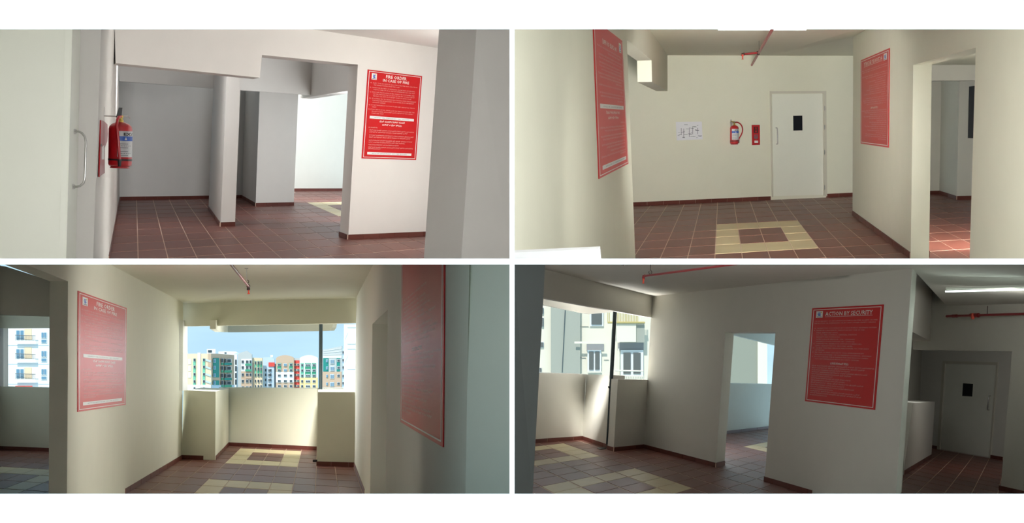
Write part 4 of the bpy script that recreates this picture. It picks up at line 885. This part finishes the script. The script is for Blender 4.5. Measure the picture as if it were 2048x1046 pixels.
# drain pipe of the balcony
dpp = depth(r, PB_.hit(1215, 850)) - .10
EP = empty('drain_pipe', r, r.at(1213, 897, dpp), 'dark teal drain pipe standing beside the balcony parapet block', 'pipe')
G().sweep([r.at(1230.6, 612, dpp), r.at(1222.8, 757.5, dpp)], .036, 14).obj('upper_pipe', PVC, r, parent=EP)
G().sweep([r.at(1221.0, 757.5, dpp), r.at(1213.2, 897, dpp)], .016, 10).obj('lower_pipe', PVC, r, parent=EP)
G().sweep([r.at(1218.8, 774, dpp - .02), r.at(1216.5, 775, dpp - .02)], .02, 8).obj('pipe_clamp', BLACK, r, parent=EP)
G().prism([f(1194, 895.5, .01), f(1206, 893.5, .01), f(1212, 896.5, .01), f(1200, 898.8, .01)], (0, 0, -.01)).obj('floor_drain', BLACK, r, label='small dark floor drain at the foot of the drain pipe', cat='drain')
# sprinkler pipes
zp = hc4 - .22; e = r.fl(1288.5, 552, zp); t0 = r.fl(1505, 523.3, zp); de = depth(r, e); kk = de / F
E4 = empty('sprinkler_pipe', r, e, 'red sprinkler pipe rising across the balcony ceiling of the lower right room', 'pipe', 'sprinkler pipework')
G().sweep([e, t0], 2.2 * kk, 12).obj('main_pipe', PIPE, r, parent=E4)
el = G().sweep([r.at(1291, 551.4, de), r.at(1287.4, 552.2, de), r.at(1286.8, 557, de)], 3.1 * kk, 12).obj('elbow', PIPE, r, parent=E4)
G().lathe(r.at(1286.6, 567, de), Vector((0, 0, 1)), [(0, 0), (2.6 * kk, 0), (2.6 * kk, 1 * kk), (1.5 * kk, 2 * kk), (1.7 * kk, 7 * kk), (2.6 * kk, 8 * kk), (2.6 * kk, 11 * kk), (0, 11 * kk)], 14).obj('sprinkler_head', ORANGE, r, parent=el)
G().sweep([r.at(1301.2, 527, de), r.at(1301, 541, de)], .6 * kk, 6).obj('hanger_rod', PIPED, r, parent=E4)
G().sweep([r.at(1300.5 + 3.0 * math.sin(t), 544.5 - 4 * math.cos(t), de) for t in [k * math.tau / 12 for k in range(11)]], .6 * kk, 6).obj('pipe_clip', PIPED, r, parent=E4)
hg = G().sweep([r.at(1243, 530.2, de), r.at(1251, 529.2, de)], .5 * kk, 6); hg.sweep([r.at(1246.5, 524, de), r.at(1246.8, 532, de)], .5 * kk, 6)
hg.obj('pipe_hanger', PIPED, r, label='tiny dark pipe hanger at the ceiling above the balcony', cat='bracket')
Pq = W12.shift(.2); d1 = depth(r, Pq.hit(1950, 630)); k1 = d1 / F
E5 = empty('sprinkler_pipe', r, Pq.hit(1893, 632.6), 'dark red sprinkler pipe running below the lit tube above the niche', 'pipe', 'sprinkler pipework')
G().sweep([Pq.hit(1893.5, 632.5), Pq.hit(2056, 627.6)], 2.5 * k1, 12).obj('main_pipe', PIPE, r, parent=E5)
G().sweep([Pq.hit(1905, 632.2), Pq.hit(1914, 631.9)], 3.4 * k1, 12).obj('collar', PIPE, r, parent=E5)
tf = G().sweep([Pq.hit(1942, 630.9), Pq.hit(1957, 630.5)], 4.4 * k1, 14).obj('tee_fitting', PIPE, r, parent=E5)
G().lathe(Pq.hit(1949, 639) + Pq.n * .03, Vector((0, 0, 1)), [(0, 0), (2.6 * k1, 0), (2.6 * k1, 1 * k1), (3.6 * k1, 3 * k1), (3.6 * k1, 9 * k1), (2.6 * k1, 12 * k1), (0, 12 * k1)], 14).obj('sprinkler_head', ORANGE, r, parent=tf)
G().sweep([Pq.hit(1975.2, 612), Pq.hit(1974.4, 629)], .7 * k1, 6).obj('hanger_rod', PIPED, r, parent=E5)
zt = min(c9.z, W12.hit(1893, 611.5).z, W12.hit(2056, 607).z, W11.hit(1866, 580).z) - .14; u0, u1 = r.fl(1891.5, 583, zt), r.fl(2056, 578.6, zt)
ET = empty('tube_light', r, u0, 'long lit tube light above the door niche', 'ceiling light', 'tube lights')
bv = Vector((0, 0, .035))
G().box(u0 + bv + Vector((0, .0, 0)) - Vector((0, 0, .01)), (u1 - u0), Vector((0, .04, 0)), Vector((0, 0, .03))).obj('batten', PAINT4, r, parent=ET)
G().sweep([u0, u1], .010, 12).obj('tube', TUBE, r, parent=ET)
um = (u0 + u1) / 2 - Vector((0, 0, .016)); tl = area(r, um, um - Vector((0, 0, 1)), 5, (u1 - u0).length * .96, .02, (.85, 1, .93), 'tube_lamp')
tl.matrix_world = r.M @ Matrix.Translation(um) @ Matrix((((u1 - u0).normalized()), Vector((0, 0, 1)).cross((u1 - u0).normalized()).normalized(), Vector((0, 0, 1)))).transposed().to_4x4()

# ------------------------------------------------------------------ facade across the yard, lower right room
def e4(x, y): return (1070 + x / 5.229, 590 + y / 5.229)
XE = lambda v: 1070 + v / 5.229
YE = lambda v: 590 + v / 5.229
MW = mat('facade_white', srgb(232, 226, 208), .8); MG = mat('facade_grey', srgb(168, 170, 158), .85); MS = mat('facade_shade_grey', srgb(150, 150, 150), .85); MGl = mat('grey_glass', srgb(104, 108, 106), .2); MY = mat('ochre_rail', srgb(190, 172, 110), .6)  # the greys also paint shade on bay, recesses and balcony side
MC = mat('shaded_yard_wall', srgb(150, 152, 138), .85)  # darkened cream: the wall's shade is put into the colour
class H4_(House): pass
h = House(r, 'apartment_house', 'white facade across the yard with balconies behind the drain pipe', [e4(40, -60), e4(1300, -60)], 800, 50, MW, thick=2)
h.e = .04
h.win(XE(62), YE(130), XE(92), YE(200), MGl, bars=0); h.win(XE(62), YE(235), XE(92), YE(335), MGl, bars=0); h.win(XE(50), YE(490), XE(92), YE(550), MGl, bars=0); h.win(XE(44), YE(760), XE(70), YE(810), MGl, bars=0)
big = h.rect('shaded_bay', XE(165), YE(60), XE(472), YE(900), MG, 6)  # grey colour paints the shade on this bay
G().prism(h.pl.shift(.29).pts(e4(312, 150), e4(319, 150), e4(286, 810), e4(280, 810)), h.pl.n * .01).obj('expansion_joint', M['dk'], r, parent=big)
h.win(XE(572), YE(150), XE(716), YE(326), MGl, bars=0, lv=2)
h.rect('floor_line', XE(472), YE(326), XE(560), YE(330), MG, 1)
h.rect('sun_shade', XE(412), YE(486), XE(722), YE(508), MW, 12); h.rect('recess_shade_sheet', XE(540), YE(512), XE(720), YE(582), MS, 1)  # grey sheet paints the shade under the sun shade
h.win(XE(548), YE(575), XE(692), YE(798), MGl, lv=3); h.rect('window_sill', XE(540), YE(800), XE(700), YE(812), MW, 4)
for x0, x1, y in ((465, 530, 655), (722, 770, 676)): h.rect('thin_pipe', XE(x0), YE(y), XE(x1), YE(y + 4), MS, 1)
b = h.rect('balcony', XE(852), YE(290), XE(1056), YE(492), MW, 14); h.rect('balcony_shaded_side', XE(1056), YE(292), XE(1145), YE(495), MG, 12)  # side of the white balcony greyed to paint its shade
P = h.pl.shift(.62)
for k in range(24):
    x = 762 + k * 16.5; G().sweep([P.hit(XE(x), YE(185)), P.hit(XE(x), YE(290))], .017, 6).obj('railing_bar', MY if 4 < k < 20 or k < 2 else MW, r, parent=b)
G().sweep([P.hit(XE(760), YE(288)), P.hit(XE(1150), YE(288))], .04, 6).obj('bottom_rail', MY, r, parent=b)
h.rect('recess_shade_sheet', XE(865), YE(498), XE(1135), YE(580), MS, 1); sd = h.win(XE(895), YE(575), XE(1132), YE(850), MGl, lv=3)  # grey sheet paints the shade above the sliding door
h.rect('left_post', XE(868), YE(560), XE(880), YE(880), MW, 8)
b2 = h.rect('balcony', XE(838), YE(880), XE(1140), YE(960), MW, 12)
for k in range(17):
    x = 842 + k * 18; G().sweep([P.hit(XE(x), YE(842)), P.hit(XE(x), YE(884))], .03, 6).obj('railing_bar', MW, r, parent=b2)
for y in (790, 846): G().sweep([P.hit(XE(838), YE(y)), P.hit(XE(1135), YE(y + 6))], .03, 6).obj('rail', MW, r, parent=b2)
h = House(r, 'shaded_yard_wall', 'plain pale wall outside, seen through the doorway of the poster wall', [(1440, 655), (1534.5, 655)], 800, 55, MC, thick=2, cat='wall', xa=1440, xb=1534.5)
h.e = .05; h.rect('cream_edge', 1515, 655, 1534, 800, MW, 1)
